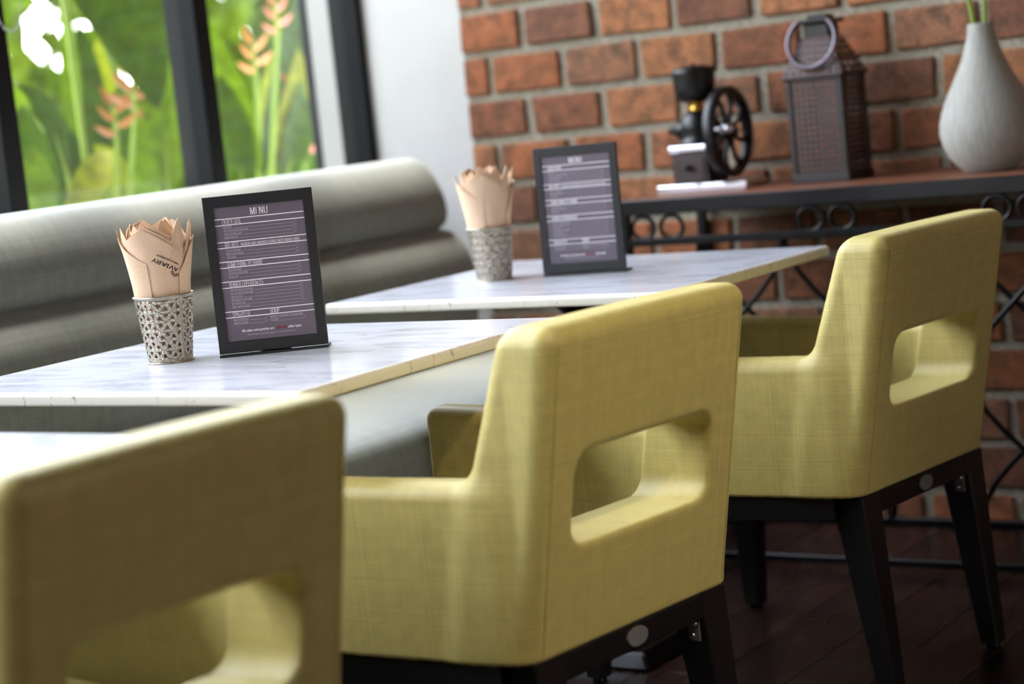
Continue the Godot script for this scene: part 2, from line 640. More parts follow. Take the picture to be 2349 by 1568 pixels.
# surface nets of the upholstery, shared out to the back and the two arms
func upholstery() -> Array:
	var s := 0.0062
	var x0 := -0.625
	var y0 := 0.360
	var nx := 118
	var ny := 79
	var nh := 52
	var nz := nh * 2 + 1
	var f := PackedFloat32Array()
	f.resize(nx * ny * nz)
	for k in nh + 1:
		var az := k * s
		for j in ny:
			var y := y0 + j * s
			for i in nx:
				var d := chair_field(x0 + i * s, y, az)
				f[((nh + k) * ny + j) * nx + i] = d
				f[((nh - k) * ny + j) * nx + i] = d
	var at := {}
	var pos := PackedVector3Array()
	var nor := PackedVector3Array()
	var corner := [0, 1, nx, nx + 1, nx * ny, nx * ny + 1, nx * ny + nx, nx * ny + nx + 1]
	var edges := [[0, 1], [2, 3], [4, 5], [6, 7], [0, 2], [1, 3], [4, 6], [5, 7], [0, 4], [1, 5], [2, 6], [3, 7]]
	for k in nz - 1:
		for j in ny - 1:
			var row := (k * ny + j) * nx
			for i in nx - 1:
				var o := row + i
				var d0 := f[o]
				if absf(d0) > s * 2.2:
					continue
				var neg := 0
				for c in 8:
					if f[o + corner[c]] < 0.0:
						neg += 1
				if neg == 0 or neg == 8:
					continue
				var sum := Vector3.ZERO
				var cnt := 0
				for e in edges:
					var a: float = f[o + corner[e[0]]]
					var b: float = f[o + corner[e[1]]]
					if (a < 0.0) != (b < 0.0):
						var t := a / (a - b)
						var pa := Vector3(e[0] & 1, (e[0] >> 1) & 1, (e[0] >> 2) & 1)
						var pb := Vector3(e[1] & 1, (e[1] >> 1) & 1, (e[1] >> 2) & 1)
						sum += pa.lerp(pb, t)
						cnt += 1
				var p := Vector3(x0 + i * s, y0 + j * s, (k - nh) * s) + sum / cnt * s
				var g := chair_grad(p)
				var l := g.length()
				if l > 0.3:
					var step := chair_field(p.x, p.y, absf(p.z)) / l
					p -= g / l * clampf(step, -0.4 * s, 0.4 * s)
					g = chair_grad(p)
				at[o] = pos.size()
				pos.append(p)
				nor.append(g.normalized())
	var back := MB.new()
	var near_arm := MB.new()
	var far_arm := MB.new()
	var strides := [1, nx, nx * ny]
	for o in at:
		for ax in 3:
			var u: int = strides[(ax + 1) % 3]
			var w: int = strides[(ax + 2) % 3]
			var a: float = f[o]
			var b: float = f[o + strides[ax]]
			if (a < 0.0) == (b < 0.0):
				continue
			if not (at.has(o - u) and at.has(o - w) and at.has(o - u - w)):
				continue
			var q := [at[o], at[o - u], at[o - u - w], at[o - w]]
			var mid: Vector3 = (pos[q[0]] + pos[q[2]]) * 0.5
			var xf := 0.192 * (mid.y - 0.373) - 0.124
			var into := back if (mid.x > xf - 0.004) else (near_arm if mid.z > 0.0 else far_arm)
			into.squad(pos[q[0]], pos[q[1]], pos[q[2]], pos[q[3]], nor[q[0]], nor[q[1]], nor[q[2]], nor[q[3]])
	return [back, near_arm, far_arm]

func make_armchair(label: String, at: Vector3, turn: float) -> Node3D:
	var t := thing("armchair", label, "chair", at, turn, "green armchairs along the tables")
	var cloth: Material = mats["lime_linen"]
	var wood: Material = mats["dark_wood"]
	var shell := upholstery()
	part("backrest", shell[0], cloth, t)
	part("armrest", shell[1], cloth, t)
	part("armrest", shell[2], cloth, t)
	# stitched seams down both sides of the outer back
	for sgn in [-1.0, 1.0]:
		var line := []
		for k in 9:
			var y := lerpf(0.384, 0.794, k / 8.0)
			line.append(Vector3(0.192 * (y - 0.373) + 0.0002, y, sgn * 0.203))
		var sb := MB.new()
		sb.tube(line, 0.0006, 5)
		part("seam", sb, mats["seam_thread"], t)
	# seat cushion, crowned, between the arms
	var b := MB.new()
	var rows := []
	for i in 15:
		var x := lerpf(-0.585, -0.09, i / 14.0)
		var row := []
		for j in 15:
			var s := lerpf(-1.0, 1.0, j / 14.0)
			var hw := chair_half(x) - 0.058
			var ex := pow(absf(lerpf(-1.0, 1.0, i / 14.0)), 6.0)
			var ez := pow(absf(s), 6.0)
			row.append(Vector3(x, 0.462 + 0.012 * (1.0 - s * s) - 0.03 * ex - 0.03 * ez, s * hw))
		rows.append(row)
	grid(b, rows)
	for i in 14:
		for j in [0, 14]:
			var p: Vector3 = rows[i][j]
			var q: Vector3 = rows[i + 1][j]
			b.quad(p, q, Vector3(q.x, 0.376, q.z), Vector3(p.x, 0.376, p.z), Vector3(0, 0, s_of(j)))
	for j in 14:
		for i in [0, 14]:
			var p: Vector3 = rows[i][j]
			var q: Vector3 = rows[i][j + 1]
			b.quad(p, q, Vector3(q.x, 0.376, q.z), Vector3(p.x, 0.376, p.z), Vector3(s_of(i), 0, 0))
	b.quad(Vector3(rows[0][0].x, 0.376, rows[0][0].z), Vector3(rows[14][0].x, 0.376, rows[14][0].z), Vector3(rows[14][14].x, 0.376, rows[14][14].z), Vector3(rows[0][14].x, 0.376, rows[0][14].z), Vector3.DOWN)
	part("seat", b, cloth, t)
	# apron rails
	b = MB.new()
	b.box(Vector3(-0.014, 0.355, 0), Vector3(0.024, 0.037, 0.345), 0.002)
	var rear := part("apron_rail", b, wood, t)
	b = MB.new()
	b.box(Vector3(-0.585, 0.355, 0), Vector3(0.024, 0.037, 0.50), 0.002)
	part("apron_rail", b, wood, t)
	for sgn in [-1.0, 1.0]:
		b = MB.new()
		for i in 8:   # the side rail follows the bowed side and is a little deeper in the middle
			var xa := lerpf(-0.56, -0.05, i / 8.0)
			var xb := lerpf(-0.56, -0.05, (i + 1) / 8.0)
			var za: float = (chair_half(xa) - 0.006) * sgn
			var zb: float = (chair_half(xb) - 0.006) * sgn
			var la := 0.338 - 0.006 * sin(PI * i / 8.0)
			var lb := 0.338 - 0.006 * sin(PI * (i + 1) / 8.0)
			var inn: float = -0.022 * sgn
			b.quad(Vector3(xa, 0.373, za), Vector3(xb, 0.373, zb), Vector3(xb, lb, zb), Vector3(xa, la, za), Vector3(0, 0, sgn))
			b.quad(Vector3(xa, 0.373, za + inn), Vector3(xb, 0.373, zb + inn), Vector3(xb, lb, zb + inn), Vector3(xa, la, za + inn), Vector3(0, 0, -sgn))
			b.quad(Vector3(xa, la, za), Vector3(xb, lb, zb), Vector3(xb, lb, zb + inn), Vector3(xa, la, za + inn), Vector3.DOWN)
			b.quad(Vector3(xa, 0.373, za), Vector3(xb, 0.373, zb), Vector3(xb, 0.373, zb + inn), Vector3(xa, 0.373, za + inn), Vector3.UP)
		part("apron_rail", b, wood, t)
	# maker's oval plate, screwed to the rear rail
	b = MB.new()
	var oval := []
	for k in 24:
		oval.append(Vector2(0.0135 * sin(TAU * k / 24), 0.0225 * cos(TAU * k / 24)))
	for k in 24:
		var o1: Vector2 = oval[k]
		var o2: Vector2 = oval[(k + 1) % 24]
		b.flat(Vector3(0.0005, 0.355, 0), Vector3(0.0005, 0.355 + o1.x, o1.y), Vector3(0.0005, 0.355 + o2.x, o2.y), Vector3.RIGHT)
		b.quad(Vector3(0.0005, 0.355 + o1.x, o1.y), Vector3(0.0005, 0.355 + o2.x, o2.y), Vector3(-0.0025, 0.355 + o2.x * 1.04, o2.y * 1.04), Vector3(-0.0025, 0.355 + o1.x * 1.04, o1.y * 1.04), Vector3(0, o1.x, o1.y))
	var plate := part("maker_plate", b, mats["plate_grey"], rear)
	plate.set_meta("label", "small oval grey metal plate on the rear rail")
	# legs: square, tapering to the floor, splayed a little
	for sx in [0, 1]:
		for sgn in [-1.0, 1.0]:
			var top := Vector3(-0.034, 0.374, sgn * 0.187) if sx == 1 else Vector3(-0.565, 0.374, sgn * 0.26)
			var foot := Vector3(0.008, 0.0, sgn * 0.186) if sx == 1 else Vector3(-0.575, 0.0, sgn * 0.268)
			b = MB.new()
			var ht := Vector2(0.032, 0.030)
			var hf := Vector2(0.0185, 0.0175)
			var loop := []
			for lv in [[foot, hf, 0.012], [top, ht, 0.374]]:
				var ring := []
				var c: Vector3 = lv[0]
				var h: Vector2 = lv[1]
				var chm := 0.003
				for cc in [[-1, -1, 0], [-1, -1, 1], [1, -1, 1], [1, -1, 0], [1, 1, 0], [1, 1, 1], [-1, 1, 1], [-1, 1, 0]]:
					ring.append(Vector3(c.x + cc[0] * (h.x - (chm if cc[2] == 1 else 0.0)), lv[2], c.z + cc[1] * (h.y - (0.0 if cc[2] == 1 else chm))))
				loop.append(ring)
			for k in 8:
				var l := (k + 1) % 8
				var mm: Vector3 = (loop[0][k] + loop[0][l]) * 0.5 - foot
				b.quad(loop[0][k], loop[0][l], loop[1][l], loop[1][k], Vector3(mm.x, 0, mm.z))
			for k in range(1, 7):
				b.flat(loop[0][0], loop[0][k], loop[0][k + 1], Vector3.DOWN)
				b.flat(loop[1][0], loop[1][k], loop[1][k + 1], Vector3.UP)
			var leg := part("leg", b, wood, t)
			b = MB.new()
			b.lathe(Vector3(foot.x, 0, foot.z), [Vector2(0, 0), Vector2(0.013, 0), Vector2(0.014, 0.003), Vector2(0.012, 0.0125), Vector2(0, 0.0125)], 16)
			part("glide", b, mats["black_metal"], leg)
			if sx == 1:
				# steel corner bracket between leg and rail
				b = MB.new()
				b.box(Vector3(-0.019, 0.320, sgn * 0.1545), Vector3(0.020, 0.034, 0.0025), 0.0008)
				b.box(Vector3(-0.019, 0.336, sgn * 0.1425), Vector3(0.020, 0.0025, 0.024), 0.0008)
				var br := part("corner_bracket", b, mats["plate_grey"], leg)
				for yy in [0.311, 0.329]:
					b = MB.new()
					b.lathe(Vector3(-0.019 + (yy - 0.32) * 0.3, yy, sgn * 0.1535), [Vector2(0, 0.0035), Vector2(0.0025, 0.003), Vector2(0.004, 0.0008), Vector2(0.004, 0)], 10, Basis(Vector3.RIGHT, -sgn * PI / 2))
					part("screw", b, mats["chrome"], br)
	return t

func s_of(k: int) -> float:
	return -1.0 if k == 0 else 1.0

# ---------------------------------------------------------------- marble table
func make_table(label: String, near_corner: Vector2) -> Node3D:
	var a := 0.755
	var d := 0.675
	var cx := near_corner.x - a / 2
	var cz := near_corner.y - d / 2
	var t := thing("marble_table", label, "table", Vector3(cx, 0, cz), 0.0, "marble tables along the banquette")
	var th := 0.0205
	var b := MB.new()
	b.quad(Vector3(-a / 2 + 0.006, TABLE_Y, -d / 2 + 0.006), Vector3(a / 2 - 0.006, TABLE_Y, -d / 2 + 0.006), Vector3(a / 2 - 0.006, TABLE_Y, d / 2 - 0.006), Vector3(-a / 2 + 0.006, TABLE_Y, d / 2 - 0.006), Vector3.UP)
	b.quad(Vector3(-a / 2 + 0.004, TABLE_Y - th, -d / 2 + 0.004), Vector3(a / 2 - 0.004, TABLE_Y - th, -d / 2 + 0.004), Vector3(a / 2 - 0.004, TABLE_Y - th, d / 2 - 0.004), Vector3(-a / 2 + 0.004, TABLE_Y - th, d / 2 - 0.004), Vector3.DOWN)
	var top := part("tabletop", b, mats["marble"], t)
	# eased edge: a rounded band round the slab
	b = MB.new()
	var outline := []
	var rc := 0.006
	for c in [[1, 1, 0.0], [-1, 1, PI / 2], [-1, -1, PI], [1, -1, PI * 1.5]]:
		for k in 4:
			var ang: float = c[2] + PI / 2 * k / 3.0
			outline.append([Vector3(c[0] * (a / 2 - rc), 0, c[1] * (d / 2 - rc)), Vector3(cos(ang), 0, sin(ang))])
	var prof := [Vector2(0.0, 0.0), Vector2(0.0035, -0.0008), Vector2(0.0055, -0.0035), Vector2(0.006, -0.007), Vector2(0.006, -th + 0.004), Vector2(0.005, -th + 0.001), Vector2(0.002, -th)]
	var pn := [Vector2(0, 1), Vector2(0.45, 0.9), Vector2(0.85, 0.5), Vector2(1, 0.05), Vector2(1, -0.1), Vector2(0.7, -0.7), Vector2(0, -1)]
	for i in outline.size():
		var o1: Array = outline[i]
		var o2: Array = outline[(i + 1) % outline.size()]
		for k in prof.size() - 1:
			var f := func(o, q): return o[0] + o[1] * prof[q].x + Vector3.UP * (TABLE_Y + prof[q].y)
			var nf := func(o, q): return (o[1] * pn[q].x + Vector3.UP * pn[q].y).normalized()
			b.squad(f.call(o1, k), f.call(o2, k), f.call(o2, k + 1), f.call(o1, k + 1), nf.call(o1, k), nf.call(o2, k), nf.call(o2, k + 1), nf.call(o1, k + 1))
	part("slab_edge", b, mats["marble_edge"], top)
	b = MB.new()
	b.box(Vector3(0, TABLE_Y - th - 0.009, 0), Vector3(0.42, 0.018, 0.36), 0.003)
	part("support_plate", b, mats["black_metal"], t)
	b = MB.new()
	b.lathe(Vector3(0, 0.03, 0), [Vector2(0.045, 0), Vector2(0.038, 0.02), Vector2(0.038, 0.64), Vector2(0.075, 0.672)], 28)
	part("pedestal", b, mats["black_metal"], t)
	b = MB.new()
	b.box(Vector3(0, 0.016, 0), Vector3(0.31, 0.032, 0.30), 0.006, Basis.IDENTITY, Vector2(0.9, 0.9))
	part("foot_plate", b, mats["black_metal"], t)
	return t

# ---------------------------------------------------------------- menu stand
func make_menu(label: String, at: Vector3, turn: float) -> Node3D:
	var t := thing("menu_stand", label, "menu", at, turn, "menu stands on the tables")
	var w := 0.172
	var h := 0.247
	var sw := 0.141
	var sh := 0.2105
	var lean := Basis(Vector3.RIGHT, deg_to_rad(-1.5))
	var sy := 0.0035 + h / 2 + 0.0015
	var b := MB.new()
	# mitred frame: outer edge bevelled, inner edge stepping down to the sheet
	var zf := 0.0045
	var rect := func(x: float, y: float, z: float) -> Array:
		return [Vector3(-x, sy - y, z), Vector3(x, sy - y, z), Vector3(x, sy + y, z), Vector3(-x, sy + y, z)]
	var loops := [rect.call(w / 2 - 0.001, h / 2 - 0.001, -0.0045), rect.call(w / 2, h / 2, -0.0035), rect.call(w / 2, h / 2, zf - 0.001), rect.call(w / 2 - 0.001, h / 2 - 0.001, zf), rect.call(sw / 2 + 0.001, sh / 2 + 0.001, zf), rect.call(sw / 2, sh / 2, zf - 0.001), rect.call(sw / 2, sh / 2, zf - 0.003)]
	var mid := Vector3(0, sy, 0)
	for k in loops.size() - 1:
		for i in 4:
			var j := (i + 1) % 4
			var c: Vector3 = (loops[k][i] + loops[k + 1][j]) * 0.5
			var hint := c - mid
			hint.z = [-0.2, 0.0, 0.2, 3.0, 3.0, 0.0][k]
			if k >= 5:
				hint = mid - c
				hint.z = 0.0
			b.quad(lean * loops[k][i], lean * loops[k][j], lean * loops[k + 1][j], lean * loops[k + 1][i], lean * hint)
	var back: Array = loops[0]
	b.quad(lean * back[0], lean * back[1], lean * back[2], lean * back[3], Vector3(0, 0, -1))
	part("frame", b, mats["menu_black"], t)
	b = MB.new()
	b.box(Vector3(0, 0.002, -0.014), Vector3(w, 0.004, 0.046), 0.001)
	b.box(Vector3(0, 0.03, -0.012), Vector3(0.05, 0.056, 0.003), 0.0005, Basis(Vector3.RIGHT, deg_to_rad(12)))
	part("foot", b, mats["menu_black"], t)
	b = MB.new()
	var q: Array = rect.call(sw / 2, sh / 2, zf - 0.0028)
	b.quad(lean * q[0], lean * q[1], lean * q[2], lean * q[3], Vector3(0, 0, 1))
	var sheet := part("menu_sheet", b, mats["menu_sheet"], t)
	# the print, laid out in fractions of the sheet (x from its left edge, y from its top)
	var place := func(x: float, y: float, dir := false) -> Vector3:
		if dir:
			return lean * Vector3(0, 0, 1)
		return lean * Vector3(-sw / 2 + x * sw, sy + sh / 2 - y * sh, zf - 0.0024)
	var flip := func(x: float, y: float, dir := false) -> Vector3:
		return place.call(x, 1.0 - y, dir)
	var white := MB.new()
	var lilac := MB.new()
	var red := MB.new()
	var bar := func(into: MB, xa: float, xb: float, y: float, thick: float) -> void:
		into.quad(place.call(xa, y - thick / 2), place.call(xb, y - thick / 2), place.call(xb, y + thick / 2), place.call(xa, y + thick / 2), lean * Vector3(0, 0, 1))
	for y in [0.086, 0.132, 0.257, 0.301, 0.404, 0.448, 0.553, 0.598, 0.777, 0.821]:
		bar.call(white, 0.0, 1.0, y, 0.0062)
	letters(white, "MENU", 0.41, 1.0 - 0.072, 0.053, 0.19, flip, 0.62, 0.002)
	var heads := [["QUICK BITE", 0.088, 0.1265, 0.205], ["BIG BITE", 0.088, 0.2955, 0.15], ["SOMETHING TO SHARE", 0.088, 0.4425, 0.395], ["KHMER EXPERIENCES", 0.088, 0.5925, 0.375], ["SPAGHETTI", 0.085, 0.8155, 0.19], ["SOUP", 0.505, 0.8155, 0.10]]
	for hd in heads:
		letters(white, hd[0], hd[1], 1.0 - hd[2], 0.0335, hd[3], flip, 0.62, 0.001)
	letters(white, "/ BURGER AND SANDWICH SERVES WITH FRENCH FRIES", 0.255, 1.0 - 0.294, 0.022, 0.665, flip)
	var items := [
		["FRENCH FRIES", 0.150, "2"], ["THE FLOCK CAFE CHICKEN CAESAR SALAD", 0.1755, "6"], ["TOMATO MOZZARELLA SALAD", 0.201, "5"], ["PUMPKIN CREAM SOUP", 0.2265, "4"],
		["THE FLOCK CAFE BURGER", 0.323, "7"], ["SMOKED SALMON SANDWICH", 0.3485, "6"], ["CHEESE BURGER", 0.374, "6"],
		["FRIED CHICKEN WINGS", 0.468, "4"], ["DEEP FRIED SQUID WITH PEPPER", 0.4935, "5"], ["FISH AND CHIPS", 0.519, "6"],
		["DEEP FRIED SPRING-ROLL WITH PORK", 0.619, "5"], ["FLOCK CAFE FRIED RICE WITH SHRIMP", 0.644, "5"], ["FRIED BEEF LOK LAK", 0.669, "6"], ["FRESH SPRING-ROLL WITH SHRIMP", 0.694, "5"], ["RED CURRY WITH DUCK", 0.719, "9"], ["GREEN CURRY WITH CHICKEN", 0.744, "7"]]
	for it in items:
		var yb: float = it[1] + 0.009
		var xe := letters(lilac, it[0], 0.09, 1.0 - yb, 0.0185, 0.0, flip, 0.60)
		bar.call(lilac, xe + 0.012, 0.868, yb - 0.001, 0.0016)
		letters(lilac, it[2], 0.874, 1.0 - yb, 0.0195, 0.0, flip, 0.6)
		letters(lilac, "00", 0.893, 1.0 - yb + 0.010, 0.009, 0.0, flip, 0.7)
	for it in [["SPAGHETTI PESTO SAUCE", 0.085, 0.842, "6", 0.445], ["SPAGHETTI BOLOGNAISE", 0.085, 0.867, "6", 0.445], ["OR SEAFOOD", 0.50, 0.867, "4", 0.87]]:
		var yb: float = it[2] + 0.009
		var xe := letters(lilac, it[0], it[1], 1.0 - yb, 0.0185, 0.0, flip, 0.60)
		bar.call(lilac, xe + 0.012, it[4] - 0.006, yb - 0.001, 0.0016)
		letters(lilac, it[3], it[4], 1.0 - yb, 0.0195, 0.0, flip, 0.6)
		letters(lilac, "00", it[4] + 0.02, 1.0 - yb + 0.010, 0.009, 0.0, flip, 0.7)
	letters(lilac, "NOODLE SOUP WITH CHICKEN-BEEF", 0.50, 1.0 - 0.851, 0.0185, 0.365, flip)
	var x1 := letters(white, "All cakes and pastries are ", 0.165, 1.0 - 0.936, 0.019, 0.365, flip, 0.8, 0.0012)
	var x2 := letters(red, "50% off", x1 + 0.02, 1.0 - 0.936, 0.019, 0.115, flip, 0.8, 0.0008)
	letters(white, "after 6pm", x2 + 0.02, 1.0 - 0.936, 0.019, 0.145, flip, 0.8, 0.0012)
	letters(lilac, "All prices are in USD and subject to 5 % Government Tax", 0.225, 1.0 - 0.964, 0.012, 0.53, flip)
	part("lettering", white, mats["print_white"], sheet)
	part("lettering", lilac, mats["print_lilac"], sheet)
	part("lettering", red, mats["print_red"], sheet)
	return t

# ---------------------------------------------------------------- pierced cup and its napkins
func cup_r(h: float) -> float:
	return lerpf(0.0335, 0.0455, clampf(h / 0.105, 0.0, 1.0))

func make_cup(label: String, at: Vector3, turn: float) -> Node3D:
	var t := thing("pierced_cup", label, "cup", at, turn, "pierced metal napkin cups")
	var m: Material = mats["pewter"]
	var on := func(a: float, h: float, out: float) -> Vector3:
		var r := cup_r(h) + out
		return Vector3(sin(a) * r, h, cos(a) * r)
	# flowers of six petals on a triangular net, touching tip to tip
	var b := MB.new()
	var around := 14
	var rows := 7
	var petal := func(a: float, h: float, dir: float, length: float, wide: float) -> void:
		var r := cup_r(h)
		var ux := cos(dir)
		var uy := sin(dir)
		var ring := []
		for k in 10:
			var s := TAU * k / 10
			var lx := length * (0.53 + 0.47 * cos(s))
			var ly := wide * sin(s) * (0.8 + 0.2 * cos(s))
			ring.append([lx * ux - ly * uy, lx * uy + ly * ux])
		var cx := length * 0.53
		var mid: Vector3 = on.call(a + cx * ux / r, h + cx * uy, 0.0016)
		var nrm: Vector3 = on.call(a + cx * ux / r, h, 1.0) - on.call(a + cx * ux / r, h, 0.0)
		for k in 10:
			var p: Array = ring[k]
			var q: Array = ring[(k + 1) % 10]
			var p1: Vector3 = on.call(a + p[0] / r, h + p[1], 0.0006)
			var q1: Vector3 = on.call(a + q[0] / r, h + q[1], 0.0006)
			b.flat(mid, p1, q1, nrm)
			b.quad(p1, q1, on.call(a + q[0] / r, h + q[1], -0.0008), on.call(a + p[0] / r, h + p[1], -0.0008), p1 - mid)
	for j in rows:
		var h := 0.0085 + j * 0.0150
		for i in around:
			var a := TAU * (i + (0.5 if j % 2 else 0.0)) / around
			var r := cup_r(h)
			var pitch := TAU / around * r
			for k in 6:
				var dir := k * PI / 3
				var reach := (pitch * 0.5 if k % 3 == 0 else sqrt(pitch * pitch * 0.25 + 0.015 * 0.015) * 0.5)
				if k % 3 != 0:
					dir = atan2(0.015 * (1.0 if k < 3 else -1.0), pitch * 0.5 * (1.0 if k == 1 or k == 5 else -1.0))
				if h + sin(dir) * reach > 0.104 or h + sin(dir) * reach < 0.001:
					continue
				petal.call(a, h, dir, reach + 0.0007, 0.0035)
	part("pierced_wall", b, m, t)
	# upright seam strip
	b = MB.new()
	var seam := 0.62
	var prev := []
	for k in 12:
		var h := lerpf(0.0, 0.106, k / 11.0)
		var row := [on.call(seam - 0.07, h, 0.0008), on.call(seam - 0.05, h, 0.0019), on.call(seam + 0.05, h, 0.0019), on.call(seam + 0.07, h, 0.0008)]
		if k > 0:
			for q in 3:
				b.quad(prev[q], prev[q + 1], row[q + 1], row[q], Vector3(sin(seam), 0, cos(seam)))
		prev = row
	part("seam_strip", b, m, t)
	b = MB.new()
	var ring := []
	for k in 48:
		ring.append(on.call(TAU * k / 48, 0.106, 0.0012))
	b.tube(ring, 0.0017, 8, true)
	b.lathe(Vector3.ZERO, [Vector2(cup_r(0.1) + 0.0007, 0.1015), Vector2(cup_r(0.106) + 0.0007, 0.106)], 48)
	part("rim", b, m, t)
	b = MB.new()
	b.lathe(Vector3.ZERO, [Vector2(0, 0.0), Vector2(0.0365, 0.0), Vector2(0.0375, 0.0012), Vector2(0.0365, 0.0026), Vector2(0.0342, 0.003), Vector2(0.0345, 0.0065), Vector2(0.033, 0.0065), Vector2(0.032, 0.0035), Vector2(0, 0.0035)], 48)
	part("base_ring", b, m, t)
	return t

func nap_r(h: float, k: float) -> float:
	var r := lerpf(0.0290, 0.0425, clampf(h / 0.105, 0.0, 1.0))
	if h > 0.105:
		r += 0.0185 * pow((h - 0.105) / 0.11, 1.35)
	return r * k

# a folded napkin curled about the cup's axis; tops = [[angle, height], ...] along its upper edge, degrees, 0 faces the viewer's side
func napkin_shape(tops: Array, k: float, seed_: int, layers := 2) -> MB:
	var b := MB.new()
	var r2 := RandomNumberGenerator.new()
	r2.seed = seed_
	var ph := r2.randf() * TAU
	for l in layers:
		var g := []
		var gi := []
		var cols := 21
		for i in cols:
			var s := i / float(cols - 1) * (tops.size() - 1)
			var q := mini(int(s), tops.size() - 2)
			var a := deg_to_rad(lerpf(tops[q][0], tops[q + 1][0], s - q))
			var top: float = lerpf(tops[q][1], tops[q + 1][1], s - q) - l * 0.004
			var row := []
			var rowi := []
			for j in 9:
				var h := lerpf(0.012, top, j / 8.0)
				var wob := 0.0007 * sin(a * 7.0 + ph + h * 40.0) * (h / 0.2)
				var r := nap_r(h, k) - l * 0.0022 + wob
				row.append(Vector3(sin(a) * r, h, cos(a) * r))
				rowi.append(Vector3(sin(a) * (r - 0.0013), h, cos(a) * (r - 0.0013)))
			g.append(row)
			gi.append(rowi)
		grid(b, g)
		grid(b, gi)
		for i in cols - 1:
			b.quad(g[i][8], g[i + 1][8], gi[i + 1][8], gi[i][8], Vector3.UP)
		for e in [0, cols - 1]:
			for j in 8:
				b.quad(g[e][j], g[e][j + 1], gi[e][j + 1], gi[e][j], g[e][j] - g[cols / 2][j])
	return b

func fill_napkins(at: Vector3, turn: float, which: String, printed: bool) -> void:
	var label := "folded brown paper napkin rolled in the pierced cup on the " + which
	var group := "paper napkins in the cup on the " + which
	var m: Material = mats["kraft_paper"]
	var shapes := [
		[[[-150, 0.178], [-112, 0.188], [-86, 0.203], [-62, 0.184], [-42, 0.170], [-23, 0.160]], 1.03, 1],
		[[[37, 0.141], [50, 0.156], [66, 0.178], [84, 0.196], [108, 0.19], [140, 0.17]], 1.03, 3],
		[[[-34, 0.210], [-16, 0.2165], [4, 0.205], [26, 0.190], [58, 0.168]], 0.925, 20],
		[[[-30, 0.212], [-10, 0.2195], [10, 0.2095], [32, 0.196], [64, 0.174]], 0.875, 21],
		[[[-118, 0.178], [-98, 0.217], [-84, 0.188], [-62, 0.172]], 0.99, 4],
		[[[-80, 0.182], [-66, 0.2215], [-54, 0.192], [-36, 0.180]], 0.95, 5],
		[[[-66, 0.194], [-40, 0.209], [-22, 0.200], [0, 0.19]], 0.88, 6],
		[[[-40, 0.204], [-24, 0.2265], [-8, 0.206], [10, 0.196]], 0.80, 7],
		[[[24, 0.190], [42, 0.2275], [56, 0.200], [70, 0.185]], 0.88, 8],
		[[[-2, 0.200], [14, 0.2285], [28, 0.206], [44, 0.195]], 0.72, 15],
		[[[58, 0.180], [72, 0.2235], [82, 0.194], [98, 0.180]], 0.95, 9],
		[[[86, 0.182], [100, 0.214], [114, 0.198], [128, 0.182]], 0.97, 16],
		[[[-60, 0.20], [-30, 0.229], [4, 0.214], [30, 0.226], [60, 0.206]], 0.56, 10],
		[[[-150, 0.20], [-110, 0.222], [-80, 0.208], [-50, 0.221], [-30, 0.2]], 0.64, 11],
		[[[110, 0.19], [150, 0.222], [190, 0.208], [240, 0.19]], 0.95, 12],
		[[[150, 0.19], [200, 0.225], [240, 0.215], [270, 0.195]], 0.80, 13],
		[[[90, 0.20], [140, 0.228], [190, 0.214], [250, 0.22]], 0.48, 14]]
	for s in shapes:
		single("paper_napkin", napkin_shape(s[0], s[1], s[2]), m, label, "napkin", at, turn, group)
	# the one in front
	var front := napkin_shape([[-62, 0.196], [-40, 0.206], [-20, 0.214], [4, 0.199], [26, 0.183], [52, 0.163]], 0.975, 2)
	var lab := ("brown napkin with black lettering and a fan emblem on the " + which) if printed else ("plain brown napkin with a slanting top edge on the " + which)
	var o := single("paper_napkin", front, m, lab, "napkin", at, turn, group)
	if not printed:
		return
	var spin := deg_to_rad(151.0)
	var put := func(x: float, y: float, dir := false) -> Vector3:
		var px := 0.0100 + x * cos(spin) - y * sin(spin)
		var ph2 := 0.1555 + x * sin(spin) + y * cos(spin)
		var r := nap_r(ph2, 0.975) + 0.0012
		var a := px / r
		if dir:
			return Vector3(sin(a), -0.1, cos(a))
		return Vector3(sin(a) * r, ph2, cos(a) * r)
	var ink := MB.new()
	letters(ink, "AVIARY", -0.0225, -0.003, 0.0062, 0.0455, put, 0.8, 0.0002)
	letters(ink, "100% Recycled Material", -0.0195, -0.0105, 0.0026, 0.0385, put, 0.7, 0.0002)
	part("lettering", ink, mats["print_black"], o)
	var fan := MB.new()
	for k in 7:
		var a := deg_to_rad(lerpf(18.0, 162.0, k / 6.0))
		var c := Vector2(-0.0190, 0.0040)
		var d := Vector2(cos(a), sin(a))
		var e := Vector2(-d.y, d.x)
		var p0 := c + d * 0.0025 - e * 0.0002
		var p1 := c + d * 0.0025 + e * 0.0002
		var p2 := c + d * 0.0078 + e * 0.00085
		var p3 := c + d * 0.0078 - e * 0.00085
		fan.quad(put.call(p0.x, p0.y), put.call(p1.x, p1.y), put.call(p2.x, p2.y), put.call(p3.x, p3.y), put.call(0.0, 0.0, true))
	part("emblem", fan, mats["print_black"], o)

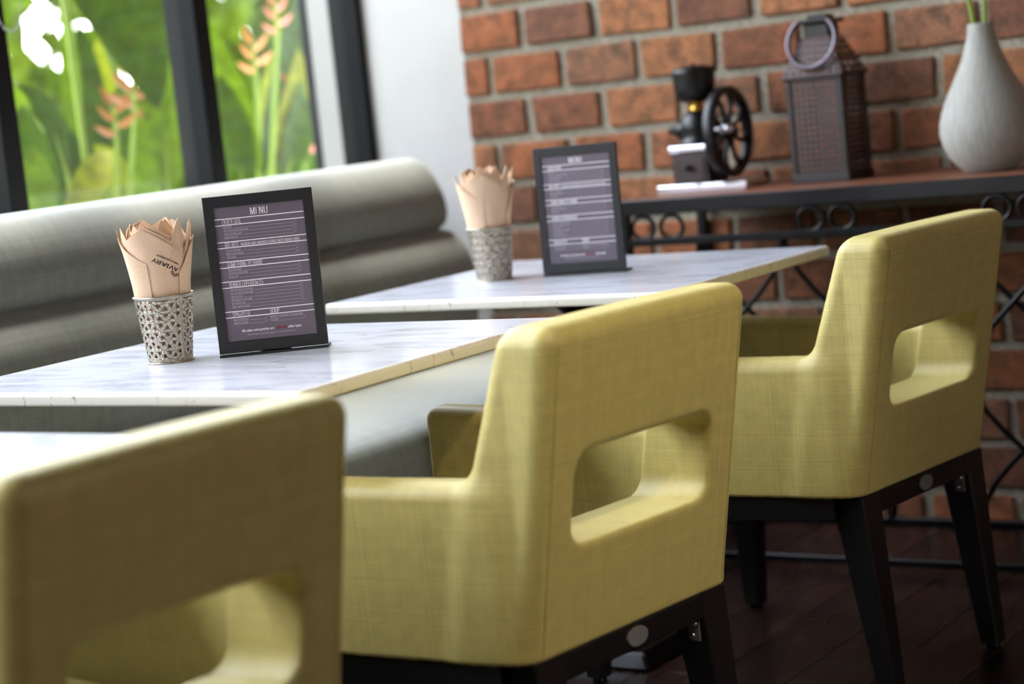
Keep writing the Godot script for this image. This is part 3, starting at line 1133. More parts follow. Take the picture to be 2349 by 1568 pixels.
# ---------------------------------------------------------------- room
func build_room() -> void:
	# floor: a dark bed with boards that run along z
	var b := MB.new()
	b.box(Vector3(-0.2, -0.06, 0.2), Vector3(5.8, 0.10, 9.3))
	var floor_ := structure("floor", b, mats["board_gap"])
	var plank := MB.new()
	plank.box(Vector3.ZERO, Vector3(0.150, 0.012, 1.80), 0.0012)
	var plank_mesh := plank.mesh()
	var r := RandomNumberGenerator.new()
	r.seed = 5
	var i := 0
	for ix in 37:
		var x := -2.975 + 0.0755 + ix * 0.1515
		if x > 2.55:
			break
		var z := -4.33 - r.randf() * 1.2
		while z < 4.8:
			var z0 := maxf(z, -4.335)
			var z1 := minf(z + 1.8, 4.8)
			if z1 - z0 > 0.05:
				var o := part("plank", plank_mesh, mats["floor_%d" % (r.randi() % 3)], floor_)
				o.position = Vector3(x, -0.006, (z0 + z1) / 2)
				o.scale.z = (z1 - z0 - 0.0015) / 1.8
				i += 1
			z += 1.8
	# ceiling, carried out over the window as a roof edge
	b = MB.new()
	b.box(Vector3(-0.375, 3.75, 0.2), Vector3(6.15, 0.1, 9.3))
	structure("ceiling", b, mats["ceiling_paint"])
	# brick wall: mortar slab, bricks proud of it
	b = MB.new()
	b.box(Vector3((BRICK_X + 2.7) / 2, 1.85, WALL_Z - 0.108), Vector3(2.7 - BRICK_X, 3.7, 0.2))
	var wall := structure("wall_back", b, mats["mortar"])
	var shapes := []
	for k in 7:
		var jit := []
		for c in 8:
			jit.append(Vector3(r.randf_range(-0.003, 0.003), r.randf_range(-0.003, 0.003), r.randf_range(-0.0025, 0.0025)))
		var mb := MB.new()
		mb.box(Vector3.ZERO, Vector3(0.201, 0.092, 0.03), 0.005, Basis.IDENTITY, Vector2.ONE, jit)
		shapes.append(mb.mesh())
	var rest := []
	for m_ in 6:
		rest.append(MB.new())
	var more := MB.new()
	var row := 0
	var y_line := 1.337 - 12.0 * 0.1133
	while y_line < 3.65:
		var joint := -2.912 if (row % 2) == 0 else -2.803
		var x := joint - 0.2225
		while x < 2.6:
			var xa := maxf(x + 0.0108, -2.992)
			var xb := minf(x + 0.2225 - 0.0108, 2.58)
			var ya := maxf(y_line + 0.0105, 0.0)
			var yb := minf(y_line + 0.1133 - 0.0105, 3.69)
			if xb - xa > 0.02 and yb - ya > 0.02:
				var at := Vector3((xa + xb) / 2, (ya + yb) / 2, WALL_Z - 0.012 + r.randf_range(-0.0025, 0.0025))
				if xb < -0.35 and y_line < 1.75:
					var o := part("brick", shapes[r.randi() % 7], mats["brick_%d" % (r.randi() % 6)], wall)
					o.position = at
					o.scale = Vector3((xb - xa) / 0.201, (yb - ya) / 0.092, 1)
				else:
					more.box(at, Vector3(xb - xa, yb - ya, 0.03), 0.005)
			x += 0.2225
		y_line += 0.1133
		row += 1
	var rest_o := part("brickwork", more, mats["brick_1"], wall)
	rest_o.set_meta("kind", "stuff")
	# white plaster beside the bricks, in the plane of the mortar
	b = MB.new()
	b.box(Vector3((BRICK_X + WALL_X) / 2 - 0.02, 1.85, WALL_Z - 0.105), Vector3(BRICK_X - WALL_X + 0.04, 3.7, 0.2))
	structure("wall_corner", b, mats["white_plaster"])
	# window wall: low wall with a ledge behind the banquette, lintel
	b = MB.new()
	b.box(Vector3(WALL_X - 0.06, 0.47, 0.25), Vector3(0.12, 0.94, 9.2))
	b.box(Vector3((WALL_X - 2.985) / 2, 0.4725, 0.45), Vector3(-2.985 - WALL_X, 0.945, 8.79))
	b.box(Vector3(WALL_X - 0.06, 3.625, 0.25), Vector3(0.12, 0.15, 9.2))
	structure("wall_left", b, mats["white_plaster"])
	# black framed windows: one bay per pane
	var posts := [[-4.345, -4.320]]
	var pz := -3.729
	while pz < 4.7:
		posts.append([pz, pz + 0.053])
		pz += 0.659
	posts[posts.size() - 1][1] = 4.85
	for k in posts.size() - 1:
		var bay := Node3D.new()
		bay.name = "window_%d" % (k + 1)
		add_child(bay, true)
		bay.set_meta("kind", "structure")
		var za: float = posts[k][1]
		var zb: float = posts[k + 1][0]
		b = MB.new()
		b.box(Vector3(WALL_X - 0.05, 2.25, (posts[k][0] + za) / 2), Vector3(0.10, 2.62, za - posts[k][0]), 0.003)
		part("window_post", b, mats["frame_black"], bay)
		if k == posts.size() - 2:
			b = MB.new()
			b.box(Vector3(WALL_X - 0.05, 2.25, (zb + posts[k + 1][1]) / 2), Vector3(0.10, 2.62, posts[k + 1][1] - zb), 0.003)
			part("window_post", b, mats["frame_black"], bay)
		b = MB.new()
		b.box(Vector3(WALL_X - 0.05, 0.95, (za + zb) / 2), Vector3(0.09, 0.02, zb - za), 0.003)
		part("window_sill", b, mats["frame_black"], bay)
		b = MB.new()
		b.box(Vector3(WALL_X - 0.05, 3.535, (za + zb) / 2), Vector3(0.09, 0.05, zb - za), 0.003)
		part("window_head", b, mats["frame_black"], bay)
		b = MB.new()
		b.quad(Vector3(WALL_X - 0.05, 0.96, za), Vector3(WALL_X - 0.05, 0.96, zb), Vector3(WALL_X - 0.05, 3.51, zb), Vector3(WALL_X - 0.05, 3.51, za), Vector3.RIGHT)
		part("window_pane", b, mats["glass"], bay)
	# the other two walls
	b = MB.new()
	b.box(Vector3(-0.35, 1.85, 4.9), Vector3(6.1, 3.7, 0.1))
	structure("wall_front", b, mats["brick_1"])
	b = MB.new()
	b.box(Vector3(2.65, 1.85, -3.45), Vector3(0.1, 3.7, 2.0))
	b.box(Vector3(2.65, 1.85, 1.45), Vector3(0.1, 3.7, 6.9))
	b.box(Vector3(2.65, 0.35, -2.225), Vector3(0.1, 0.7, 0.45))
	b.box(Vector3(2.65, 3.05, -2.225), Vector3(0.1, 1.3, 0.45))
	structure("wall_right", b, mats["brick_1"])
	var unseen_bay := Node3D.new()
	unseen_bay.name = "window_%d" % posts.size()  # window out of view in the right wall, placed to light the chair backs
	add_child(unseen_bay, true)
	unseen_bay.set_meta("kind", "structure")
	for z in [-2.435, -2.015]:
		b = MB.new()
		b.box(Vector3(2.65, 1.55, z), Vector3(0.07, 1.7, 0.03), 0.004)
		part("window_post", b, mats["frame_black"], unseen_bay)
	b = MB.new()
	b.quad(Vector3(2.65, 0.7, -2.45), Vector3(2.65, 0.7, -2.00), Vector3(2.65, 2.4, -2.00), Vector3(2.65, 2.4, -2.45), Vector3.LEFT)
	part("window_pane", b, mats["glass"], unseen_bay)

func build_banquette() -> void:
	var t := thing("banquette", "long grey upholstered banquette with rolled back under the windows", "bench", Vector3(0, 0, 0))
	var cloth: Material = mats["grey_wool"]
	var z0 := -4.02
	var z1 := 2.6
	var b := MB.new()
	extrude(b, soften([Vector2(-2.975, 0.80), Vector2(-2.865, 0.797), Vector2(-2.842, 0.835), Vector2(-2.848, 0.885), Vector2(-2.872, 0.940), Vector2(-2.908, 0.978), Vector2(-2.945, 0.988), Vector2(-2.978, 0.972)], 2), z0, z1, 0.045)
	part("back_roll", b, cloth, t)
	b = MB.new()
	extrude(b, soften([Vector2(-2.975, 0.42), Vector2(-2.85, 0.42), Vector2(-2.815, 0.50), Vector2(-2.785, 0.60), Vector2(-2.782, 0.70), Vector2(-2.815, 0.78), Vector2(-2.865, 0.806), Vector2(-2.975, 0.806)], 2), z0, z1, 0.03)
	part("back_pad", b, cloth, t)
	b = MB.new()
	extrude(b, soften([Vector2(-2.96, 0.30), Vector2(-2.352, 0.30), Vector2(-2.341, 0.33), Vector2(-2.341, 0.43), Vector2(-2.370, 0.488), Vector2(-2.55, 0.505), Vector2(-2.96, 0.497)], 2), z0, z1, 0.03)
	part("seat_pad", b, cloth, t)
	b = MB.new()
	b.box(Vector3(-2.67, 0.15, (z0 + z1) / 2), Vector3(0.60, 0.30, z1 - z0 - 0.04), 0.004)
	part("plinth", b, mats["dark_wood"], t)

# ---------------------------------------------------------------- console and what stands on it
func build_console() -> void:
	var t := thing("console_table", "narrow wooden console with black wrought-iron scrollwork against the brick wall", "table", Vector3(-1.2, 0, -4.135))
	var x0 := -2.330 + 1.2
	var x1 := -0.55 + 1.2
	var b := MB.new()
	b.box(Vector3((x0 + x1) / 2, SHELF_Y - 0.011, 0), Vector3(x1 - x0, 0.022, 0.385), 0.003)
	part("tabletop", b, mats["shelf_wood"], t)
	var iron: Material = mats["wrought_iron"]
	b = MB.new()
	b.box(Vector3((x0 + x1) / 2, SHELF_Y - 0.0175, 0.199), Vector3(x1 - x0, 0.035, 0.012), 0.002)
	b.box(Vector3((x0 + x1) / 2, SHELF_Y - 0.0175, -0.195), Vector3(x1 - x0, 0.035, 0.006), 0.002)
	part("edge_band", b, iron, t)
	var zf := 0.19
	for y in [0.747, 0.112, 0.020]:
		b = MB.new()
		b.box(Vector3((x0 + x1) / 2, y, zf), Vector3(x1 - x0, 0.018, 0.018), 0.002)
		part("rail", b, iron, t)
	var k := 0
	var xs := []
	var x := x0 + 0.012
	while x < x1:
		xs.append(x)
		x += x1 - x0 - 0.024
	for px in xs:
		for z in [zf, -zf + 0.005]:
			b = MB.new()
			b.box(Vector3(px, SHELF_Y * 0.5 - 0.012, z), Vector3(0.022, SHELF_Y - 0.024, 0.022), 0.002)
			part("post", b, iron, t)
		b = MB.new()
		b.box(Vector3(px, 0.112, 0), Vector3(0.014, 0.014, 0.36), 0.002)
		part("rail", b, iron, t)
	# rings between the upper rails
	var cx := -2.234 + 1.2
	while cx < x1 - 0.05:
		for dx in [-0.037, 0.037]:
			var ring := []
			for q in 24:
				ring.append(Vector3(cx + dx + 0.029 * cos(TAU * q / 24), 0.7795 + 0.026 * sin(TAU * q / 24), zf))
			b = MB.new()
			b.tube(ring, 0.0055, 6, true)
			part("ring", b, iron, t)
		cx += 0.4185
	# crossing bowed bars below: each bar swings from one bay side to the other
	var sx := x0 + 0.10
	while sx < x1 - 0.14:
		for dirn in [-1.0, 1.0]:
			var pts := []
			for q in 17:
				var s := q / 16.0
				var y := lerpf(0.12, 0.74, s)
				pts.append(Vector3(sx + dirn * 0.102 * cos(s * TAU), y, zf + dirn * 0.006))
			b = MB.new()
			b.tube(pts, 0.0062, 6)
			part("scroll_bar", b, iron, t)
		sx += 0.2045

func build_grinder() -> void:
	var t := thing("coffee_grinder", "antique cast-iron coffee grinder with large spoked flywheel and wooden drawer box", "grinder", Vector3(-2.215, SHELF_Y, -4.175))
	var iron: Material = mats["cast_iron"]
	var b := MB.new()
	b.box(Vector3(0.01, 0.008, 0.0), Vector3(0.235, 0.016, 0.12), 0.003)
	part("base_plate", b, mats["bright_steel"], t)
	b = MB.new()
	b.box(Vector3(-0.018, 0.054, 0.0), Vector3(0.094, 0.076, 0.10), 0.002)
	var bx := part("drawer_box", b, mats["grinder_wood"], t)
	b = MB.new()
	b.box(Vector3(-0.018, 0.052, 0.0515), Vector3(0.076, 0.054, 0.005), 0.0015)
	var dr := part("drawer", b, mats["grinder_wood"], bx)
	b = MB.new()
	b.lathe(Vector3(-0.018, 0.056, 0.054), [Vector2(0.0035, 0), Vector2(0.003, 0.005), Vector2(0.008, 0.008), Vector2(0.009, 0.012), Vector2(0.006, 0.016), Vector2(0, 0.017)], 16, Basis(Vector3.RIGHT, PI / 2))
	part("knob", b, mats["black_metal"], dr)
	b = MB.new()
	b.box(Vector3(-0.018, 0.099, 0.0), Vector3(0.108, 0.015, 0.112), 0.004)
	part("cap_plate", b, mats["bright_steel"], t)
	b = MB.new()
	b.lathe(Vector3(-0.014, 0.1065, 0), [Vector2(0.046, 0), Vector2(0.046, 0.008), Vector2(0.040, 0.012), Vector2(0.037, 0.020), Vector2(0.043, 0.036), Vector2(0.041, 0.052), Vector2(0.032, 0.068), Vector2(0.022, 0.078), Vector2(0.0, 0.08)], 28)
	b.lathe(Vector3(-0.014, 0.142, 0), [Vector2(0.024, 0.0), Vector2(0.024, 0.046), Vector2(0.017, 0.053), Vector2(0.015, 0.060), Vector2(0.010, 0.064), Vector2(0.008, 0.078), Vector2(0.0, 0.080)], 20, Basis(Vector3.BACK, PI / 2))
	b.lathe(Vector3(-0.014, 0.142, 0), [Vector2(0.026, 0.0), Vector2(0.026, 0.048), Vector2(0.013, 0.052), Vector2(0.013, 0.075)], 20, Basis(Vector3.BACK, -PI / 2))
	part("mill_body", b, iron, t)
	b = MB.new()
	b.lathe(Vector3(-0.014, 0.183, 0), [Vector2(0.016, 0), Vector2(0.019, 0.004), Vector2(0.016, 0.010), Vector2(0.016, 0.017), Vector2(0.020, 0.023)], 20)
	part("brass_collar", b, mats["brass"], t)
	b = MB.new()
	b.lathe(Vector3(-0.014, 0.205, 0), [Vector2(0, 0), Vector2(0.028, 0.0), Vector2(0.041, 0.006), Vector2(0.047, 0.018), Vector2(0.0495, 0.036), Vector2(0.0515, 0.066), Vector2(0.052, 0.070)], 32)
	part("hopper", b, iron, t)
	b = MB.new()
	b.lathe(Vector3(-0.014, 0.275, 0), [Vector2(0.054, 0.0), Vector2(0.054, 0.005), Vector2(0.046, 0.012), Vector2(0.022, 0.016), Vector2(0.006, 0.017), Vector2(0.005, 0.021), Vector2(0.0, 0.022)], 32)
	part("lid", b, iron, t)
	# flywheel on the cross shaft
	var wx := 0.064
	var wy := 0.130
	b = MB.new()
	var spin := Basis(Vector3.BACK, -PI / 2)
	b.lathe(Vector3(wx, wy, 0), [Vector2(0.104, -0.013), Vector2(0.107, -0.010), Vector2(0.107, 0.010), Vector2(0.104, 0.013), Vector2(0.092, 0.013), Vector2(0.089, 0.008), Vector2(0.089, -0.008), Vector2(0.092, -0.013), Vector2(0.104, -0.013)], 48, spin)
	var wheel := part("flywheel", b, iron, t)
	for q in 8:
		var a := TAU * q / 8 + 0.2
		b = MB.new()
		var pts := []
		for s in 7:
			var rr := lerpf(0.014, 0.091, s / 6.0)
			var aa := a + 0.22 * sin(PI * s / 6.0)
			pts.append(Vector3(wx, wy + rr * sin(aa), rr * cos(aa)))
		b.tube(pts, [0.008, 0.007, 0.006, 0.0055, 0.006, 0.007, 0.009], 8)
		part("spoke", b, iron, wheel)
	b = MB.new()
	b.lathe(Vector3(wx, wy, 0), [Vector2(0, -0.018), Vector2(0.018, -0.018), Vector2(0.02, -0.01), Vector2(0.02, 0.010), Vector2(0.012, 0.016), Vector2(0.010, 0.024), Vector2(0, 0.026)], 20, spin)
	part("hub", b, iron, wheel)
	b = MB.new()
	b.lathe(Vector3(wx, wy + 0.01, 0.066), [Vector2(0.004, 0.0), Vector2(0.004, 0.012), Vector2(0.010, 0.016), Vector2(0.0115, 0.034), Vector2(0.008, 0.046), Vector2(0, 0.048)], 16, spin)
	part("crank_knob", b, mats["bright_steel"], wheel)

# a thin sheet with a lozenge hole punched in every cell but the border ones
func pierce(b: MB, nu: int, nv: int, at: Callable, out: Vector3) -> void:
	for i in nu:
		for j in nv:
			var c := []
			for q in [[0, 0], [1, 0], [1, 1], [0, 1]]:
				c.append(at.call((i + q[0]) / float(nu), (j + q[1]) / float(nv)))
			var d := []
			for q in [[0.5, 0.17], [0.83, 0.5], [0.5, 0.83], [0.17, 0.5]]:
				d.append(at.call((i + q[0]) / nu, (j + q[1]) / nv))
			for k in 4:
				b.flat(c[k], c[(k + 1) % 4], d[k], out)
				b.flat(c[(k + 1) % 4], d[(k + 1) % 4], d[k], out)

func build_lantern() -> void:
	var t := thing("lantern", "tall dark rusty pierced-metal lantern with a ring handle", "lantern", Vector3(-1.901, SHELF_Y, -4.187))
	var w := 0.134
	var h := 0.236
	var b := MB.new()
	b.box(Vector3(0, 0.004 + 0.006, 0), Vector3(w + 0.008, 0.02, w + 0.008), 0.003)
	part("base", b, mats["lantern_iron"], t)
	for q in 4:
		var turn := Basis(Vector3.UP, q * PI / 2)
		b = MB.new()
		pierce(b, 9, 16, func(u: float, v: float) -> Vector3: return turn * Vector3((u - 0.5) * (w - 0.012), 0.018 + v * (h - 0.022), w / 2 - 0.003), turn * Vector3(0, 0, 1))
		part("pierced_panel", b, mats["rusty_sheet"], t)
		b = MB.new()
		b.box(turn * Vector3(w / 2 - 0.005, h / 2 + 0.008, w / 2 - 0.005), Vector3(0.012, h - 0.012, 0.012), 0.002, turn)
		part("corner_post", b, mats["lantern_iron"], t)
		b = MB.new()
		var lo := w / 2 + 0.006
		var hi := 0.034
		pierce(b, 8, 6, func(u: float, v: float) -> Vector3: return turn * Vector3((u * 2.0 - 1.0) * lerpf(lo, hi, v), h + 0.004 + 0.085 * v, lerpf(lo, hi, v)), turn * Vector3(0, 0.5, 1))
		part("roof_panel", b, mats["rusty_sheet"], t)
	b = MB.new()
	b.box(Vector3(0, h + 0.001, 0), Vector3(w + 0.014, 0.009, w + 0.014), 0.003)
	part("cornice", b, mats["lantern_iron"], t)
	b = MB.new()
	b.box(Vector3(0, h + 0.103, 0), Vector3(0.062, 0.032, 0.062), 0.004)
	b.box(Vector3(0, h + 0.123, 0), Vector3(0.082, 0.010, 0.082), 0.003)
	b.box(Vector3(0, h + 0.132, 0), Vector3(0.05, 0.012, 0.05), 0.004)
	part("chimney_cap", b, mats["lantern_iron"], t)
	# bail hanging forward from the cap
	var pts := []
	for q in 25:
		var a := lerpf(deg_to_rad(128), deg_to_rad(412), q / 24.0)
		var p := Vector2(0.058 * cos(a), 0.058 * sin(a))
		pts.append(Vector3(p.x, h + 0.080 + p.y, 0.052 + 0.018 * (0.3 - p.y / 0.058)))
	b = MB.new()
	b.tube(pts, 0.0055, 8)
	part("ring_handle", b, mats["ring_iron"], t)
	b = MB.new()
	b.lathe(Vector3(0, h + 0.1245, 0.043), [Vector2(0.004, -0.04), Vector2(0.004, 0.04)], 8, Basis(Vector3.BACK, PI / 2))
	part("pivot", b, mats["lantern_iron"], t)

func build_vase() -> void:
	var at := Vector3(-1.510, SHELF_Y, -4.135)
	var b := MB.new()
	var prof := [Vector2(0, 0), Vector2(0.050, 0.0), Vector2(0.056, 0.003), Vector2(0.072, 0.018), Vector2(0.087, 0.038), Vector2(0.097, 0.060), Vector2(0.102, 0.085), Vector2(0.101, 0.108), Vector2(0.094, 0.134), Vector2(0.082, 0.164), Vector2(0.067, 0.194), Vector2(0.053, 0.222), Vector2(0.042, 0.248), Vector2(0.034, 0.274), Vector2(0.029, 0.296), Vector2(0.0275, 0.312), Vector2(0.0265, 0.3145), Vector2(0.0235, 0.3145), Vector2(0.0225, 0.308), Vector2(0.026, 0.27), Vector2(0.0, 0.262)]
	b.lathe(Vector3.ZERO, prof, 48)
	single("vase", b, mats["stoneware"], "pale grey teardrop stoneware vase with a narrow neck", "vase", at)
	var st := [[Vector3(-0.010, 0.27, 0.004), Vector3(-0.016, 0.33, 0.0), Vector3(-0.030, 0.42, 0.0), Vector3(-0.05, 0.56, 0.01), Vector3(-0.09, 0.70, 0.02)], [Vector3(0.008, 0.27, 0.0), Vector3(0.011, 0.33, 0.0), Vector3(0.016, 0.42, 0.0), Vector3(0.026, 0.58, 0.0), Vector3(0.05, 0.74, 0.01)]]
	var said := ["green plant stem leaning aside in the grey vase", "green plant stem standing upright in the grey vase"]
	for k in 2:
		var t := thing("plant_stem", said[k], "plant", at, 0.0, "stems in the grey vase")
		b = MB.new()
		b.tube(st[k], [0.0055, 0.005, 0.005, 0.0045, 0.003], 8)
		part("stem", b, mats["stalk"], t)
		for q in 3:
			b = MB.new()
			var p: Vector3 = st[k][2 + mini(q, 2)] + Vector3(0, 0.05 * (q - 2) if q == 2 else 0.10, 0)
			var side := -1.0 if (q + k) % 2 else 1.0
			leaf_shape(b, st[k][3].lerp(st[k][4], q / 2.0), p + Vector3(side * 0.13, 0.14, 0.04), 0.05, Vector3(0, 0.06, 0), 1.2)
			part("leaf", b, mats["leaf_0"], t)

# ---------------------------------------------------------------- garden beyond the glass
func leaf_shape(b: MB, base: Vector3, tip: Vector3, width: float, bow: Vector3, facing := 0.0, face := Vector3(0.8, 0.15, 0.55)) -> void:
	var g := []
	var axis := (tip - base).normalized()
	var side := axis.cross(face).normalized()
	var up := side.cross(axis).normalized()
	var ctrl := (base + tip) * 0.5 + bow
	for i in 15:
		var s := i / 14.0
		var c := base.lerp(ctrl, s).lerp(ctrl.lerp(tip, s), s)
		var w := width * 0.5 * pow(maxf(sin(PI * pow(s, 0.85)), 0.0), 0.75) + 0.0012
		var row := []
		for j in 7:
			var u := (j - 3) / 3.0
			row.append(c + side * u * w + up * (0.16 * w * u * u - 0.05 * w * sin(s * 30.0 + j) * absf(u)))
		g.append(row)
	grid(b, g)

func plant(label: String, xx: float, root_px: Vector2, leaves: Array, blooms: Array, group := "heliconias outside the window") -> Node3D:
	var root := on_x(root_px.x, root_px.y, xx)
	root.y = 0.0
	var t := thing("heliconia", label, "plant", root, 0.0, group)
	for l in leaves:
		var x2: float = xx + l[5]
		var base := on_x(l[0].x, l[0].y, x2) - root
		var tip := on_x(l[1].x, l[1].y, x2) - root
		var b := MB.new()
		leaf_shape(b, base, tip, l[2] * 0.00114, Vector3(0.04, 0.02, 0.0) + l[4])
		var o := part("leaf", b, mats["leaf_%d" % l[3]], t)
		b = MB.new()
		var low := Vector3(base.x * 0.3, 0.0, base.z * 0.3)
		b.tube([low, low.lerp(base, 0.55) + Vector3(0, 0.03, 0), base, base.lerp(tip, 0.35) + (Vector3(0.04, 0.02, 0) + l[4]) * 0.44 - Vector3(0.003, 0, 0)], [0.011, 0.009, 0.007, 0.003], 8)
		part("leaf_stalk", b, mats["stalk"], o)
	for q in blooms:
		var p := on_x(q[0].x, q[0].y, xx + 0.08) - root
		var b := MB.new()
		b.tube([Vector3(0, 0, 0), Vector3(p.x * 0.4, p.y * 0.6, p.z * 0.4), p - Vector3(0, 0.06, 0), p + Vector3(0, 0.05, 0)], [0.010, 0.008, 0.006, 0.003], 8)
		var st := part("flower_stalk", b, mats["stalk"], t)
		for k in 5:
			b = MB.new()
			var sd := 1.0 if k % 2 else -1.0
			var from := p + Vector3(0, -0.055 + 0.020 * k, 0)
			leaf_shape(b, from, from + Vector3(0.01, 0.035 + 0.008 * k, -sd * (0.11 - 0.012 * k)) * q[2], 0.022 * q[2], Vector3(0, -0.012, 0))
			part("bract", b, mats[q[1]], st)
	return t

func build_garden() -> void:
	var b := MB.new()
	b.box(Vector3(-4.30, -0.08, -2.0), Vector3(1.72, 0.16, 18.0), 0.01)
	single("garden_bed", b, mats["soil"], "dark soil bed under the plants outside the window", "ground")
	b = MB.new()
	b.box(Vector3(-14.2, -0.1, -6.0), Vector3(18.0, 0.1, 40.0))
	single("lawn", b, mats["grass"], "sunlit yellow-green lawn beyond the window plants", "ground")
	# hedge of small leaves on branches, too many to count
	var leaf := MB.new()
	leaf_shape(leaf, Vector3.ZERO, Vector3(0.0, 0.16, 0.0), 0.09, Vector3(0.01, 0, 0))
	var mm := MultiMesh.new()
	mm.transform_format = MultiMesh.TRANSFORM_3D
	mm.use_colors = false
	var small := MB.new()
	small.flat(Vector3(0, 0, 0), Vector3(0.09, 0.12, 0.01), Vector3(0, 0.27, 0), Vector3(0, 0, 1))
	small.flat(Vector3(0, 0, 0), Vector3(0, 0.27, 0), Vector3(-0.09, 0.12, 0.01), Vector3(0, 0, 1))
	mm.mesh = small.mesh()
	var r := RandomNumberGenerator.new()
	r.seed = 77
	mm.instance_count = 9500
	for i in 9500:
		var z := r.randf_range(-17.0, 3.0)
		var top := 2.5 + 0.35 * sin(z * 1.3) + 0.2 * sin(z * 3.1 + 1.0)
		var y := r.randf_range(0.0, top)
		var x := -8.2 + r.randf_range(-0.6, 0.6) * (1.0 - 0.5 * y / top)
		var bs := Basis.from_euler(Vector3(r.randf_range(-1.2, 1.2), r.randf() * TAU, r.randf_range(-1.2, 1.2))).scaled(Vector3.ONE * r.randf_range(0.7, 1.5))
		mm.set_instance_transform(i, Transform3D(bs, Vector3(x, y, z)))
	var mi := MultiMeshInstance3D.new()
	mi.multimesh = mm
	mi.material_override = mats["leaf_1"]
	mi.name = "hedge"
	add_child(mi, true)
	mi.set_meta("kind", "stuff")
	mi.set_meta("label", "pale green leafy hedge blurred far beyond the window")
	mi.set_meta("category", "hedge")
	# white pier of the house outside, with its dark edge strip
	var pier := thing("outside_pier", "white pier with a dark edge strip outside the window", "wall", Vector3(-3.457, 0, -4.445))
	b = MB.new()
	b.box(Vector3(0, 1.6, 0), Vector3(0.090, 3.2, 0.2), 0.003)
	part("pier_body", b, mats["outside_white"], pier)
	b = MB.new()
	b.box(Vector3(-0.0585, 1.6, 0.01), Vector3(0.025, 3.2, 0.19), 0.003)
	part("edge_strip", b, mats["frame_black"], pier)
	var V := func(x: float, y: float) -> Vector2: return Vector2(x, y)
	var z3 := Vector3.ZERO
	# leaves: [base, tip, width in frame pixels, green, bow, depth shift]
	var first := plant("tall heliconia with a broad drooping dark leaf and orange bracts outside the window", -4.02, Vector2(235, 600), [
		[V.call(120, -190), V.call(366, 252), 215, 2, Vector3(0.06, 0.10, 0.0), 0.16],
		[V.call(160, 470), V.call(146, -10), 50, 1, z3, -0.05],
		[V.call(200, 520), V.call(182, 55), 120, 2, Vector3(0, 0, 0.02), -0.16],
		[V.call(235, 470), V.call(222, 85), 80, 3, z3, -0.26],
		[V.call(240, 500), V.call(275, 190), 90, 0, z3, -0.12]],
		[[V.call(305, 195), "bract", 1.1], [V.call(262, 262), "bract", 0.8]])
	plant("heliconia with long upright bright leaves close to the black window post", -4.06, Vector2(375, 600), [
		[V.call(386, 470), V.call(342, -200), 130, 1, z3, 0.1],
		[V.call(372, 520), V.call(310, 230), 90, 1, z3, 0.0],
		[V.call(345, 500), V.call(398, 200), 80, 0, z3, -0.12],
		[V.call(300, 520), V.call(215, 330), 66, 3, Vector3(0, 0.05, 0), 0.05],
		[V.call(330, 520), V.call(262, 300), 80, 1, z3, -0.2]],
		[[V.call(345, 222), "bract", 0.8]])
	plant("low broad-leaved heliconia with dark arching leaves outside the window", -3.98, Vector2(110, 620), [
		[V.call(105, 560), V.call(50, 240), 110, 0, Vector3(0, 0, 0.05), 0.0],
		[V.call(118, 540), V.call(128, 245), 100, 0, z3, -0.1],
		[V.call(160, 420), V.call(38, 196), 46, 2, Vector3(0.0, 0.10, 0), 0.08],
		[V.call(150, 560), V.call(250, 345), 80, 3, Vector3(0, 0.06, 0), 0.1],
		[V.call(190, 560), V.call(160, 300), 90, 2, z3, 0.0],
		[V.call(85, 560), V.call(70, 330), 80, 1, z3, 0.12]], [])
	plant("slender heliconia with crossing leaves and yellow-orange bracts outside the window", -4.00, Vector2(585, 560), [
		[V.call(596, 420), V.call(470, 40), 84, 1, Vector3(0, 0, 0.05), 0.05],
		[V.call(606, 430), V.call(712, -90), 125, 2, Vector3(0, 0, -0.03), 0.02],
		[V.call(560, 470), V.call(500, 170), 90, 0, z3, 0.1],
		[V.call(575, 440), V.call(620, 130), 60, 3, z3, -0.15],
		[V.call(540, 480), V.call(560, 250), 80, 0, z3, -0.1]],
		[[V.call(582, 120), "bract", 0.8], [V.call(632, 30), "bract_red", 0.7]])
	plant("heliconia with yellow-green leaves and red bracts next to the white pier", -4.06, Vector2(655, 560), [
		[V.call(626, 430), V.call(694, 95), 90, 3, Vector3(0, 0, -0.03), 0.1],
		[V.call(650, 430), V.call(712, 150), 84, 0, z3, 0.12],
		[V.call(668, 440), V.call(640, 250), 64, 1, z3, 0.0],
		[V.call(690, 460), V.call(700, 250), 70, 0, z3, -0.1]],
		[[V.call(672, 225), "bract_red", 0.8], [V.call(694, 325), "bract_red", 0.9]])
	# more of the same bed further along the glass
	for k in 5:
		copy_of(first, Vector3(-4.02 - 0.12 * (k % 2), 0, -2.6 + k * 0.85), 0.5 * k - 0.7, "heliconia of the same bed further along the glass, away from the brick wall")

